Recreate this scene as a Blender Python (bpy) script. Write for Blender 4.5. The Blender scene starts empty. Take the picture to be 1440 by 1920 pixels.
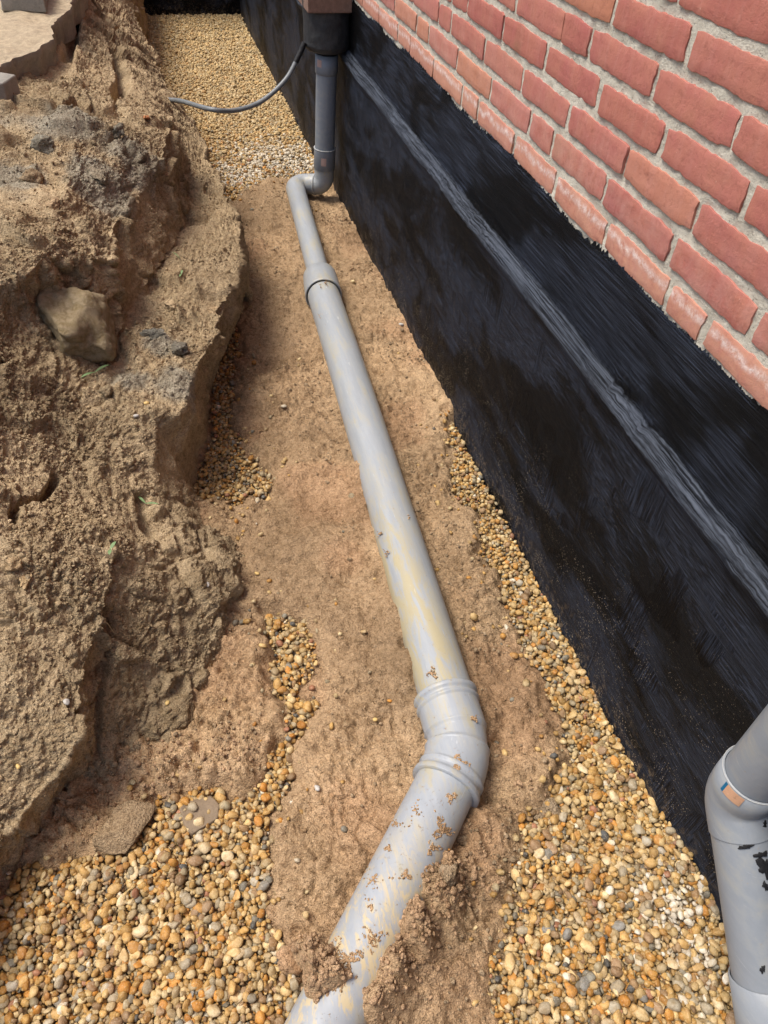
import bpy, math, random
import numpy as np
from mathutils import Matrix, Vector
random.seed(7)
RNG = np.random.default_rng(11)
sc = bpy.context.scene
col = sc.collection

# ------------------------------------------------------------------ camera
R = np.array([[0.964607912259687, -0.2589248203708879, 0.04989501981069265],
              [0.14998767629051624, 0.6943910287561001, 0.7037931486907278],
              [-0.21687616873915835, -0.6714008017413611, 0.7086506126816486]])
CAM = np.array([-0.7339, -1.1461, 0.6007])
FPX = 1400.0
cd = bpy.data.cameras.new('camera'); cam = bpy.data.objects.new('camera', cd); col.objects.link(cam)
cd.sensor_fit = 'HORIZONTAL'; cd.sensor_width = 36.0; cd.lens = FPX / 1440 * 36
cd.clip_start = 0.02; cd.clip_end = 200
M = Matrix(((R[0, 0], R[1, 0], R[2, 0], CAM[0]), (R[0, 1], R[1, 1], R[2, 1], CAM[1]),
            (R[0, 2], R[1, 2], R[2, 2], CAM[2]), (0, 0, 0, 1)))
cam.matrix_world = M
sc.camera = cam

# ------------------------------------------------------------------ light
w = bpy.data.worlds.new('World'); sc.world = w; w.use_nodes = True
nt = w.node_tree
bg = nt.nodes['Background']; sky = nt.nodes.new('ShaderNodeTexSky')
sky.sky_type = 'NISHITA'; sky.sun_disc = False
SUN_EL, SUN_AZ = math.radians(66), math.radians(-75)      # azimuth from +Y towards +X
sky.sun_elevation = SUN_EL; sky.sun_rotation = SUN_AZ
sky.air_density = 0.8; sky.dust_density = 4.0; sky.ozone_density = 0.6
nt.links.new(sky.outputs[0], bg.inputs[0]); bg.inputs[1].default_value = 0.115
sd = bpy.data.lights.new('sun', 'SUN'); sun = bpy.data.objects.new('sun', sd); col.objects.link(sun)
sd.energy = 2.0; sd.angle = math.radians(24); sd.color = (1.0, 0.95, 0.87)
dvec = Vector((math.sin(SUN_AZ) * math.cos(SUN_EL), math.cos(SUN_AZ) * math.cos(SUN_EL), math.sin(SUN_EL)))
sun.rotation_euler = dvec.to_track_quat('Z', 'Y').to_euler()
vs = sc.view_settings
vs.view_transform = 'Standard'; vs.look = 'None'; vs.gamma = 1; vs.use_curve_mapping = False
vs.exposure = 0.86

# ------------------------------------------------------------------ geometry helpers
def ray(p):
    return np.array([(p[0] - 720) / FPX, -(p[1] - 960) / FPX, -1.0]) @ R
def onz(p, z):
    d = ray(p); return CAM + (z - CAM[2]) / d[2] * d
def onx(p, x):
    d = ray(p); return CAM + (x - CAM[0]) / d[0] * d
def ony(p, y):
    d = ray(p); return CAM + (y - CAM[1]) / d[1] * d

def _h(ix, iy, iz, s):
    h = (ix * 374761393 + iy * 668265263 + iz * 2147483647 + s * 974634777) & 0xffffffff
    h = ((h ^ (h >> 13)) * 1274126177) & 0xffffffff
    h = h ^ (h >> 16)
    return (h & 0xffff) / 32767.5 - 1.0
def vnoise(P, seed=0):
    P = np.asarray(P, float)
    I = np.floor(P).astype(np.int64); F = P - I
    U = F * F * F * (F * (F * 6 - 15) + 10)
    r = 0
    for dx in (0, 1):
        wx = U[..., 0] if dx else 1 - U[..., 0]
        for dy in (0, 1):
            wy = U[..., 1] if dy else 1 - U[..., 1]
            for dz in (0, 1):
                wz = U[..., 2] if dz else 1 - U[..., 2]
                r = r + wx * wy * wz * _h(I[..., 0] + dx, I[..., 1] + dy, I[..., 2] + dz, seed)
    return r
def fbm(P, sc_, octs=4, gain=0.5, seed=0):
    a, s, r = 1.0, sc_, 0
    for o in range(octs):
        r = r + a * vnoise(np.asarray(P) * s + 17.3 * o, seed + o); a *= gain; s *= 2.03
    return r
def ridge(P, sc_, octs=3, seed=0):
    a, s, r = 1.0, sc_, 0
    for o in range(octs):
        r = r + a * (1 - 2 * np.abs(vnoise(np.asarray(P) * s + 5.1 * o, seed + o))); a *= 0.5; s *= 2.1
    return r
def worley(P, scale, seed=0, warp=0.0):
    """F1, F2-F1 and a random value of the nearest cell"""
    Q = np.asarray(P, float) * scale
    if warp: Q = Q + warp * np.stack([vnoise(Q * 1.7 + 31 * k, seed + 40 + k) for k in range(3)], -1)
    I = np.floor(Q).astype(np.int64); f1 = np.full(len(Q), 9.0); f2 = np.full(len(Q), 9.0); val = np.zeros(len(Q))
    for dx in (-1, 0, 1):
        for dy in (-1, 0, 1):
            for dz in (-1, 0, 1):
                J = I + np.array([dx, dy, dz])
                h = [_h(J[:, 0], J[:, 1], J[:, 2], seed + k) * 0.5 + 0.5 for k in (1, 2, 3)]
                d_ = np.sqrt((J[:, 0] + h[0] - Q[:, 0]) ** 2 + (J[:, 1] + h[1] - Q[:, 1]) ** 2 + (J[:, 2] + h[2] - Q[:, 2]) ** 2)
                v_ = _h(J[:, 0], J[:, 1], J[:, 2], seed + 4)
                c1 = d_ < f1; f2 = np.where(c1, f1, np.minimum(f2, d_)); val = np.where(c1, v_, val); f1 = np.where(c1, d_, f1)
    return f1, f2 - f1, val
def smooth(a, b, x):
    t = np.clip((x - a) / (b - a), 0, 1); return t * t * (3 - 2 * t)

def link(o, parent=None):
    col.objects.link(o)
    if parent is not None: o.parent = parent
    return o
def tag(o, label=None, cat=None, group=None, kind=None):
    if label: o['label'] = label
    if cat: o['category'] = cat
    if group: o['group'] = group
    if kind: o['kind'] = kind
    return o
def empty(name, loc, label=None, cat=None, group=None):
    o = bpy.data.objects.new(name, None); o.location = loc; o.empty_display_size = 0.05
    link(o); tag(o, label, cat, group); return o
def mesh_np(name, V, F, mat, parent=None, smooth_=True, colors=None, loc=None):
    V = np.asarray(V, np.float32); F = np.asarray(F, np.int32)
    me = bpy.data.meshes.new(name)
    n = F.shape[1]
    me.vertices.add(len(V)); me.vertices.foreach_set('co', V.ravel())
    me.loops.add(F.size); me.loops.foreach_set('vertex_index', F.ravel())
    me.polygons.add(len(F))
    me.polygons.foreach_set('loop_start', np.arange(0, F.size, n, dtype=np.int32))
    me.polygons.foreach_set('loop_total', np.full(len(F), n, np.int32))
    me.polygons.foreach_set('use_smooth', np.full(len(F), smooth_, bool))
    me.update(calc_edges=True)
    if colors is not None:
        at = me.color_attributes.new('col', 'FLOAT_COLOR', 'POINT')
        c = np.ones((len(V), 4), np.float32); c[:, :colors.shape[1]] = colors
        at.data.foreach_set('color', c.ravel())
    me.materials.append(mat)
    o = bpy.data.objects.new(name, me)
    link(o, parent)
    if loc is not None: o.location = loc
    elif parent is not None:
        o.matrix_parent_inverse = Matrix.Translation(-Vector(parent.location))
    return o
def grid_faces(nu, nv):
    i = np.arange(nu - 1)[:, None] * nv + np.arange(nv - 1)[None, :]
    i = i.ravel()
    return np.stack([i, i + 1, i + nv + 1, i + nv], 1)
def grid_normals(G):
    du = np.gradient(G, axis=0); dv = np.gradient(G, axis=1)
    n = np.cross(du, dv); n /= np.linalg.norm(n, axis=-1, keepdims=True) + 1e-12
    return n
def ico(sub):
    import bmesh
    bm = bmesh.new(); bmesh.ops.create_icosphere(bm, subdivisions=sub, radius=1.0)
    V = np.array([v.co[:] for v in bm.verts]); F = np.array([[v.index for v in f.verts] for f in bm.faces])
    bm.free(); return V, F
ICO = {1: ico(1), 2: ico(2), 3: ico(3), 4: ico(4), 5: ico(5)}

# ------------------------------------------------------------------ material helpers
class NT:
    def __init__(s, name):
        s.m = bpy.data.materials.new(name); s.m.use_nodes = True
        s.t = s.m.node_tree; s.b = s.t.nodes['Principled BSDF']
        s.co = s.t.nodes.new('ShaderNodeNewGeometry').outputs['Position']
    def n(s, typ, **kw):
        nd = s.t.nodes.new(typ)
        for k, v in kw.items(): setattr(nd, k, v)
        return nd
    def l(s, a, b): s.t.links.new(a, b)
    def val(s, sock, v):
        if hasattr(v, 'is_output') or isinstance(v, bpy.types.NodeSocket): s.l(v, sock)
        else: sock.default_value = v
    def noise(s, scale, detail=4, rough=0.55, vec=None, dist=0.0):
        nd = s.n('ShaderNodeTexNoise'); nd.inputs['Scale'].default_value = scale
        nd.inputs['Detail'].default_value = detail; nd.inputs['Roughness'].default_value = rough
        nd.inputs['Distortion'].default_value = dist
        s.l(vec or s.co, nd.inputs['Vector']); return nd.outputs[0]
    def voro(s, scale, feature='F1', vec=None, out=0):
        nd = s.n('ShaderNodeTexVoronoi', feature=feature); nd.inputs['Scale'].default_value = scale
        s.l(vec or s.co, nd.inputs['Vector']); return nd.outputs[out]
    def ramp(s, x, stops):
        nd = s.n('ShaderNodeValToRGB'); s.l(x, nd.inputs[0]); e = nd.color_ramp.elements
        while len(e) < len(stops): e.new(0.5)
        for i, (p, c) in enumerate(stops):
            e[i].position = p; e[i].color = (c if hasattr(c, '__len__') else (c, c, c)) + (1,) if hasattr(c, '__len__') else (c, c, c, 1)
        return nd.outputs[0]
    def mix(s, f, a, b, mode='MIX'):
        nd = s.n('ShaderNodeMix', data_type='RGBA', blend_type=mode)
        s.val(nd.inputs[0], f)
        for sock, v in ((nd.inputs[6], a), (nd.inputs[7], b)):
            if isinstance(v, tuple): sock.default_value = v + (1,) if len(v) == 3 else v
            else: s.l(v, sock)
        return nd.outputs[2]
    def math(s, op, a, b=0.0, c=None, clamp=False):
        nd = s.n('ShaderNodeMath', operation=op, use_clamp=clamp)
        s.val(nd.inputs[0], a); s.val(nd.inputs[1], b)
        if c is not None: s.val(nd.inputs[2], c)
        return nd.outputs[0]
    def mapr(s, x, a, b, c=0.0, d=1.0):
        nd = s.n('ShaderNodeMapRange'); s.l(x, nd.inputs[0])
        for i, v in enumerate((a, b, c, d)): nd.inputs[i + 1].default_value = v
        return nd.outputs[0]
    def mapping(s, scale=(1, 1, 1), rot=(0, 0, 0), vec=None, loc=(0, 0, 0)):
        nd = s.n('ShaderNodeMapping'); s.l(vec or s.co, nd.inputs[0])
        nd.inputs['Scale'].default_value = scale; nd.inputs['Rotation'].default_value = rot
        nd.inputs['Location'].default_value = loc
        return nd.outputs[0]
    def bump(s, h, dist, strength=1.0, normal=None):
        nd = s.n('ShaderNodeBump'); nd.inputs['Strength'].default_value = strength
        nd.inputs['Distance'].default_value = dist; s.l(h, nd.inputs['Height'])
        if normal is not None: s.l(normal, nd.inputs['Normal'])
        return nd.outputs[0]
    def attr(s, name):
        nd = s.n('ShaderNodeAttribute', attribute_name=name); return nd.outputs['Color']
    def sep(s):
        nd = s.n('ShaderNodeSeparateXYZ'); s.l(s.co, nd.inputs[0]); return nd.outputs
    def done(s, color=None, rough=0.8, normal=None, spec=None, metal=None):
        if color is not None: s.val(s.b.inputs['Base Color'], color if not isinstance(color, tuple) else color + (1,))
        s.val(s.b.inputs['Roughness'], rough)
        if normal is not None: s.l(normal, s.b.inputs['Normal'])
        if spec is not None: s.b.inputs['Specular IOR Level'].default_value = spec
        return s.m

def soil_material():
    t = NT('sandy_soil')
    tint = t.attr('col')
    a = t.noise(9, 5, 0.6); b = t.noise(60, 5, 0.7); g = t.noise(420, 3, 0.75)
    c = t.mix(t.mapr(a, 0.35, 0.65), (0.265, 0.195, 0.118), (0.41, 0.318, 0.208))
    c = t.mix(t.mapr(b, 0.42, 0.7, 0, 0.6), c, (0.54, 0.43, 0.295))
    c = t.mix(t.mapr(b, 0.45, 0.28, 0, 0.45), c, (0.14, 0.092, 0.05))
    c = t.mix(t.mapr(g, 0.33, 0.5, 0.45, 1.0), (0.06, 0.04, 0.022), c)
    c = t.mix(t.mapr(g, 0.62, 0.75, 0, 0.8), c, (0.68, 0.57, 0.42))
    md = t.noise(170, 4, 0.75)
    c = t.mix(t.mapr(md, 0.46, 0.30, 0, 0.85), c, (0.105, 0.072, 0.042))
    c = t.mix(t.mapr(md, 0.56, 0.72, 0, 0.7), c, (0.56, 0.44, 0.29))
    c = t.mix(1.0, c, tint, 'MULTIPLY')
    v = t.voro(260)
    vp = t.voro(110)
    n1 = t.bump(t.noise(45, 6, 0.75), 0.012, 0.6)
    n1 = t.bump(md, 0.007, 0.75, n1)
    n1 = t.bump(vp, 0.0045, 0.45, n1)
    n2 = t.bump(v, 0.0030, 0.8, n1)
    n3 = t.bump(t.noise(500, 3, 0.7), 0.0018, 0.8, n2)
    return t.done(c, 0.95, n3, 0.15)

def pebble_material():
    t = NT('washed_pebble')
    tint = t.attr('col')
    a = t.noise(90, 4, 0.6); b = t.noise(350, 3, 0.6)
    c = t.mix(t.mapr(a, 0.35, 0.68), t.mix(1.0, tint, (0.70, 0.60, 0.46), 'MULTIPLY'), tint)
    c = t.mix(t.mapr(b, 0.55, 0.75, 0, 0.5), c, (0.6, 0.5, 0.36))
    c = t.mix(t.mapr(b, 0.42, 0.3, 0, 0.45), c, (0.10, 0.065, 0.035))
    c = t.mix(t.mapr(t.noise(14, 4, 0.7), 0.50, 0.68, 0, 0.6), c, t.mix(0.5, c, (0.26, 0.19, 0.115)))
    n = t.bump(b, 0.0016, 0.6, t.bump(a, 0.003, 0.45))
    return t.done(c, 0.62, n, 0.35)

def brick_material():
    t = NT('red_brick')
    oi = t.n('ShaderNodeObjectInfo').outputs['Random']
    base = t.ramp(oi, [(0.0, (0.36, 0.112, 0.092)), (0.3, (0.42, 0.150, 0.125)), (0.55, (0.34, 0.098, 0.088)), (0.8, (0.43, 0.168, 0.130)), (1.0, (0.45, 0.19, 0.105))])
    a = t.noise(16, 4, 0.6); b = t.noise(110, 5, 0.7)
    st = t.noise(40, 4, 0.6, t.mapping((1, 1.5, 0.25)))
    c = t.mix(t.mapr(a, 0.3, 0.7, 0, 0.6), base, (0.45, 0.20, 0.13))
    c = t.mix(t.mapr(st, 0.5, 0.74, 0, 0.35), c, (0.48, 0.23, 0.19))
    c = t.mix(t.mapr(t.noise(45, 5, 0.75), 0.45, 0.25, 0, 0.6), c, (0.22, 0.075, 0.055))
    c = t.mix(t.mapr(b, 0.45, 0.25, 0, 0.5), c, (0.20, 0.07, 0.045))
    c = t.mix(t.mapr(b, 0.66, 0.74, 0, 0.6), c, (0.62, 0.42, 0.32))
    ol = t.noise(7, 3, 0.5)
    c = t.mix(t.mapr(ol, 0.64, 0.8, 0, 0.45), c, (0.20, 0.15, 0.07))
    zd = t.sep()[2]
    c = t.mix(t.math('MULTIPLY', t.mapr(zd, .20, .05, 0, .30), t.mapr(t.noise(22, 4, .7), .35, .65)), c, (0.60, 0.42, 0.36))
    # efflorescence along the old ground line, low on the bottom course
    z = t.sep()[2]; y = t.sep()[1]
    wob = t.noise(14, 5, 0.65, t.mapping((0.2, 1, 0.2)))
    zz = t.math('ADD', z, t.math('MULTIPLY', t.math('SUBTRACT', wob, 0.5), -0.035))
    band = t.math('SUBTRACT', 1.0, t.math('MULTIPLY', t.math('ABSOLUTE', t.math('SUBTRACT', zz, 0.041)), 95), clamp=True)
    brk = t.mapr(t.noise(75, 5, 0.75), 0.38, 0.62)
    band = t.math('MULTIPLY', band, brk)
    low = t.math('MULTIPLY', t.mapr(z, 0.062, 0.054), t.mapr(t.noise(90, 4, 0.7), 0.3, 0.8, 0.15, 0.85))
    c = t.mix(low, c, (0.52, 0.27, 0.17))
    c = t.mix(t.math('MULTIPLY', band, 0.85), c, (0.74, 0.66, 0.62))
    n = t.bump(b, 0.0016, 0.8, t.bump(a, 0.002, 0.4))
    n = t.bump(t.noise(600, 2, 0.6), 0.0006, 0.7, n)
    return t.done(c, 0.85, n, 0.25)

def mortar_material():
    t = NT('lime_mortar')
    a = t.noise(25, 5, 0.65); b = t.noise(220, 4, 0.75)
    c = t.mix(t.mapr(a, 0.3, 0.7), (0.42, 0.395, 0.325), (0.60, 0.57, 0.48))
    c = t.mix(t.mapr(b, 0.42, 0.28, 0, 0.8), c, (0.13, 0.12, 0.10))
    c = t.mix(t.mapr(b, 0.6, 0.75, 0, 0.6), c, (0.60, 0.56, 0.47))
    sp = t.voro(95)
    c = t.mix(t.mapr(sp, 0.16, 0.05, 0, 0.75), c, (0.13, 0.13, 0.13))
    n = t.bump(b, 0.003, 0.9, t.bump(a, 0.008, 0.7))
    return t.done(c, 0.95, n, 0.15)

def bitumen_material():
    t = NT('brushed_bitumen')
    x, y, z = t.sep()
    # stroke fields: long along the wall, upright, and slanted; patches choose between them
    s1 = t.noise(1, 5, 0.72, t.mapping((30, 7, 560)))
    s2 = t.noise(1, 5, 0.72, t.mapping((30, 480, 12)))
    s3 = t.noise(1, 5, 0.72, t.mapping((30, 34, 480), (math.radians(38), 0, 0)))
    s4 = t.noise(1, 5, 0.72, t.mapping((30, 28, 460), (math.radians(-30), 0, 0)))
    pt = t.noise(5.5, 2, 0.5, dist=0.8); p2 = t.noise(7.5, 2, 0.5, t.mapping(loc=(3, 9, 4)), dist=0.8)
    low = t.mapr(z, -0.20, -0.24)
    st = t.mix(t.math('MULTIPLY', low, t.mapr(pt, 0.50, 0.54)), s1, s3)
    st = t.mix(t.math('MULTIPLY', low, t.mapr(p2, 0.54, 0.57)), st, s2)
    st = t.mix(t.math('MULTIPLY', low, t.mapr(p2, 0.43, 0.40)), st, s4)
    patch = t.noise(4.0, 3, 0.55, t.mapping((1, 0.7, 1.6)), dist=0.6)
    patch = t.math('ADD', patch, t.math('MULTIPLY', t.math('SUBTRACT', st, 0.5), 0.42))
    thin = t.mapr(patch, 0.45, 0.60)
    c = t.mix(thin, (0.0010, 0.0009, 0.0012), (0.0065, 0.0080, 0.0130))
    c = t.mix(t.math('MULTIPLY', t.mapr(st, 0.47, 0.64, 0, 1), t.mapr(patch, 0.46, 0.58, 0.05, 1.0)), c, (0.040, 0.050, 0.074))  # bluish sky highlights painted into the coat and stroke colours
    # pale band on the sloped ledge: some dust, plus sky reflection put into the colour
    lz = t.math('ADD', z, t.math('MULTIPLY', t.math('SUBTRACT', t.noise(9, 4, 0.7), 0.5), 0.012))
    led = t.math('MULTIPLY', t.mapr(lz, -0.158, -0.164), t.mapr(lz, -0.196, -0.188))
    c = t.mix(t.math('MULTIPLY', led, t.mapr(s1, 0.42, 0.60, 0.05, 0.95)), c, (0.095, 0.110, 0.138))
    # splashes of sand near the foot, thinning upward
    sp = t.voro(210); spn = t.noise(16, 3, 0.6)
    thr = t.math('MULTIPLY', t.mapr(z, -0.25, -0.72, 0.05, 0.22), t.mapr(spn, 0.35, 0.62, 0.2, 1.25))
    dot = t.math('LESS_THAN', sp, thr)
    sel = t.math('GREATER_THAN', t.n('ShaderNodeTexWhiteNoise').outputs[0], 2.0)
    c = t.mix(t.math('MULTIPLY', dot, 0.8), c, (0.34, 0.28, 0.20))
    foot = t.math('MULTIPLY', t.mapr(z, -0.66, -0.75), t.mapr(t.noise(60, 5, 0.75), 0.52, 0.64))
    c = t.mix(t.math('MULTIPLY', foot, 0.75), c, (0.24, 0.17, 0.10))
    r = t.math('ADD', t.mapr(st, 0.3, 0.7, 0.40, 0.68), t.math('MULTIPLY', dot, 0.4))
    n = t.bump(st, 0.0042, 0.9, t.bump(patch, 0.01, 0.3))
    n = t.bump(t.noise(300, 3, 0.7), 0.0009, 0.6, n)
    return t.done(c, r, n, 0.10)

def pipe_material(name, base, dirt=0.5, yellow=0.0, low=False):
    t = NT(name)
    a = t.noise(11, 5, 0.65); str_ = t.noise(1, 5, 0.65, t.mapping((60, 7, 60), (0, 0, math.radians(-44 if low else 2))))
    f = t.noise(160, 4, 0.7)
    c = t.mix(t.mapr(str_, 0.35, 0.68, 0, 0.5 * min(1, dirt + 0.3)), base, tuple(min(1, v * 1.35) for v in base))
    c = t.mix(t.math('MULTIPLY', t.mapr(str_, 0.46, 0.62), t.mapr(a, 0.40, 0.58, 0, 0.8 * dirt)), c, (0.36, 0.32, 0.21))
    if yellow:
        x, y, z = t.sep()
        m = t.math('MULTIPLY', t.math('MULTIPLY', t.mapr(y, .22, -.05), t.mapr(t.noise(1, 6, 0.72, t.mapping((34, 7, 34)), 0.6), 0.44, 0.54)), t.mapr(t.math('ADD', x, t.math('MULTIPLY', y, 0.035)), -0.300, -0.345))
        if low: m = t.math('MULTIPLY', t.mapr(y, -.66, -.80), t.mapr(t.noise(1, 6, 0.75, t.mapping((60, 16, 40), (0, 0, math.radians(-44))), 0.8), 0.49, 0.57))
        c = t.mix(t.math('MULTIPLY', m, yellow), c, (0.50, 0.40, 0.22) if low else (0.37, 0.315, 0.175))
    c = t.mix(t.mapr(f, 0.64, 0.70, 0, dirt), c, (0.30, 0.20, 0.11))
    sc2 = t.noise(1, 3, 0.5, t.mapping((20, 20, 900), (0.7, 0.2, 0.4)))
    c = t.mix(t.mapr(sc2, 0.70, 0.74, 0, 0.35), c, (0.62, 0.62, 0.6))
    n = t.bump(t.noise(70, 3, 0.6), 0.0008, 0.4)
    n = t.bump(t.mapr(f, 0.62, 0.72), 0.0012, 0.6 * dirt + 0.05, n)
    return t.done(c, t.mapr(a, 0.3, 0.7, 0.36, 0.52), n, 0.45)

def simple(name, base, var=0.35, rough=0.85, scale=40, bump=0.003, spec=0.3, base2=None):
    t = NT(name)
    a = t.noise(scale, 5, 0.68); b = t.noise(scale * 7, 4, 0.7)
    d = base2 or tuple(v * (1 - var) for v in base)
    c = t.mix(t.mapr(a, 0.35, 0.65), d, base)
    c = t.mix(t.mapr(b, 0.45, 0.3, 0, 0.6), c, tuple(v * 0.4 for v in base))
    c = t.mix(t.mapr(b, 0.6, 0.75, 0, 0.4), c, tuple(min(1, v * 1.6) for v in base))
    n = t.bump(b, bump * 0.35, 0.8, t.bump(a, bump, 0.7))
    return t.done(c, rough, n, spec)

SOIL = soil_material(); PEB = pebble_material(); BRICK = brick_material(); MORT = mortar_material(); BIT = bitumen_material()
PVC = pipe_material('grey_plastic_pipe', (0.20, 0.225, 0.255), 0.25)
PVC_D = pipe_material('muddy_grey_pipe', (0.27, 0.290, 0.305), 0.8, 0.8)
PVC_E = pipe_material('sandy_grey_pipe', (0.28, 0.302, 0.325), 0.95, .8, True)
PVC_C = pipe_material('scuffed_grey_pipe', (0.215, 0.235, 0.255), 0.3)
RUB = simple('black_rubber', (0.012, 0.012, 0.013), 0.3, 0.6)
STK = simple('peach_sticker', (0.62, 0.36, 0.22), 0.12, 0.5, 25, 0.0002)
STKB = simple('blue_sticker_edge', (0.01, 0.14, 0.27), 0.1, 0.5, 25, 0.0002)
STKP = simple('pale_printed_sticker', (0.52, 0.36, 0.31), 0.12, 0.5, 300, 0.0002)
SEAL = simple('pale_seal_rim', (0.36, 0.37, 0.36), 0.15, 0.6, 60, 0.0005)
CONC = simple('weathered_concrete', (0.30, 0.275, 0.22), 0.35, 0.95, 22, 0.006)
SANDTOP = simple('sandy_crust', (0.46, 0.37, 0.25), 0.35, 0.95, 45, 0.010)
BLOCK = simple('grey_concrete_block', (0.27, 0.255, 0.22), 0.25, 0.92, 30, 0.003)
CORB = simple('brown_brick_underside', (0.25, 0.155, 0.115), 0.3, 0.9, 60, 0.003)
LEAF = simple('seedling_green', (0.17, 0.26, 0.11), 0.3, 0.6, 80, 0.0005)
STEM = simple('seedling_stem', (0.28, 0.19, 0.13), 0.3, 0.8, 80, 0.0005)
STRAW = simple('dry_straw', (0.48, 0.38, 0.22), 0.3, 0.8, 80, 0.0005)

# ------------------------------------------------------------------ the gravel outline on the trench floor
ZG = -0.752
def poly(pts, z=ZG):
    return np.array([onz(p, z)[:2] for p in pts])
G_RIGHT = poly([(835, 790), (848, 870), (840, 920), (905, 975), (900, 1040), (938, 1090), (945, 1170), (1000, 1240), (1018, 1300), (1052, 1360), (1052, 1440), (1040, 1480), (975, 1545), (990, 1590), (962, 1640), (955, 1700), (940, 1780), (905, 1840), (880, 1960), (1500, 2000), (1420, 1500), (1200, 1300), (1000, 960), (880, 790)])
G_RIGHT = np.concatenate([G_RIGHT[:-6], np.array([[-0.42, -1.6], [0.1, -1.6], [0.1, 0.6]]), G_RIGHT[-1:]])
G_LEFT = poly([(500, 1150), (568, 1165), (592, 1225), (566, 1300), (600, 1320), (545, 1400), (545, 1480), (505, 1540), (512, 1640), (495, 1740), (545, 1790), (560, 1850), (540, 1960), (-200, 2100), (-200, 1760), (-20, 1700), (40, 1620), (150, 1625), (230, 1590), (275, 1560), (290, 1495), (360, 1480), (470, 1480), (520, 1420), (530, 1330), (500, 1240)])
G_MID = poly([(400, 690), (445, 690), (440, 800), (475, 860), (515, 885), (500, 935), (365, 950), (375, 880), (392, 830)])
G_FAR = np.array([[-0.9, 5.5], [-0.9, 2.1], list(onz((425, 385), ZG)[:2]), list(onz((500, 345), ZG)[:2]), list(onz((545, 338), ZG)[:2]), list(onz((600, 330), ZG)[:2]), list(onz((625, 330), ZG)[:2]), [0.1, 2.1], [0.1, 5.5]])
G_BR = poly([(430, 935), (478, 940), (492, 1000), (522, 1080), (562, 1160), (520, 1175), (478, 1100), (452, 1010)])
G_TOP = poly([(412, 590), (446, 590), (448, 705), (398, 705)])
POLYS = [G_RIGHT, G_LEFT, G_MID, G_FAR, G_TOP]
def sd_poly(P, poly_):
    """signed distance, + inside"""
    d = np.full(len(P), 1e9); ins = np.zeros(len(P), bool); n = len(poly_)
    for i in range(n):
        a, b = poly_[i], poly_[(i + 1) % n]
        ab = b - a; t = np.clip(((P - a) @ ab) / (ab @ ab + 1e-12), 0, 1)
        d = np.minimum(d, np.hypot(*(P - a - t[:, None] * ab).T))
        c = ((a[1] > P[:, 1]) != (b[1] > P[:, 1]))
        xi = (b[0] - a[0]) * (P[:, 1] - a[1]) / (b[1] - a[1] + 1e-15) + a[0]
        ins ^= c & (P[:, 0] < xi)
    return np.where(ins, d, -d)
def gravel_sd(P):
    P3 = np.concatenate([P, np.zeros((len(P), 1))], 1)
    d = np.max([sd_poly(P, q) for q in POLYS], 0)
    return d + 0.016 * fbm(P3, 22, 3, seed=3)

# buried drain run (centre line) in world coordinates
ZP = -0.70
RUN = [np.array([-0.268, 1.135, ZP]), np.array([-0.352, -0.505, ZP])]
BEND = np.array([-0.356, -0.545, ZP])
LOW_END = np.array([-0.80, -1.03, ZP - 0.002])
def seg_d(P, a, b):
    ab = (b - a)[:2]; t = np.clip(((P - a[:2]) @ ab) / (ab @ ab), 0, 1)
    q = P - a[:2] - t[:, None] * ab
    side = ab[0] * q[:, 1] - ab[1] * q[:, 0]
    return np.hypot(*q.T), np.sign(side), t

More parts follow.
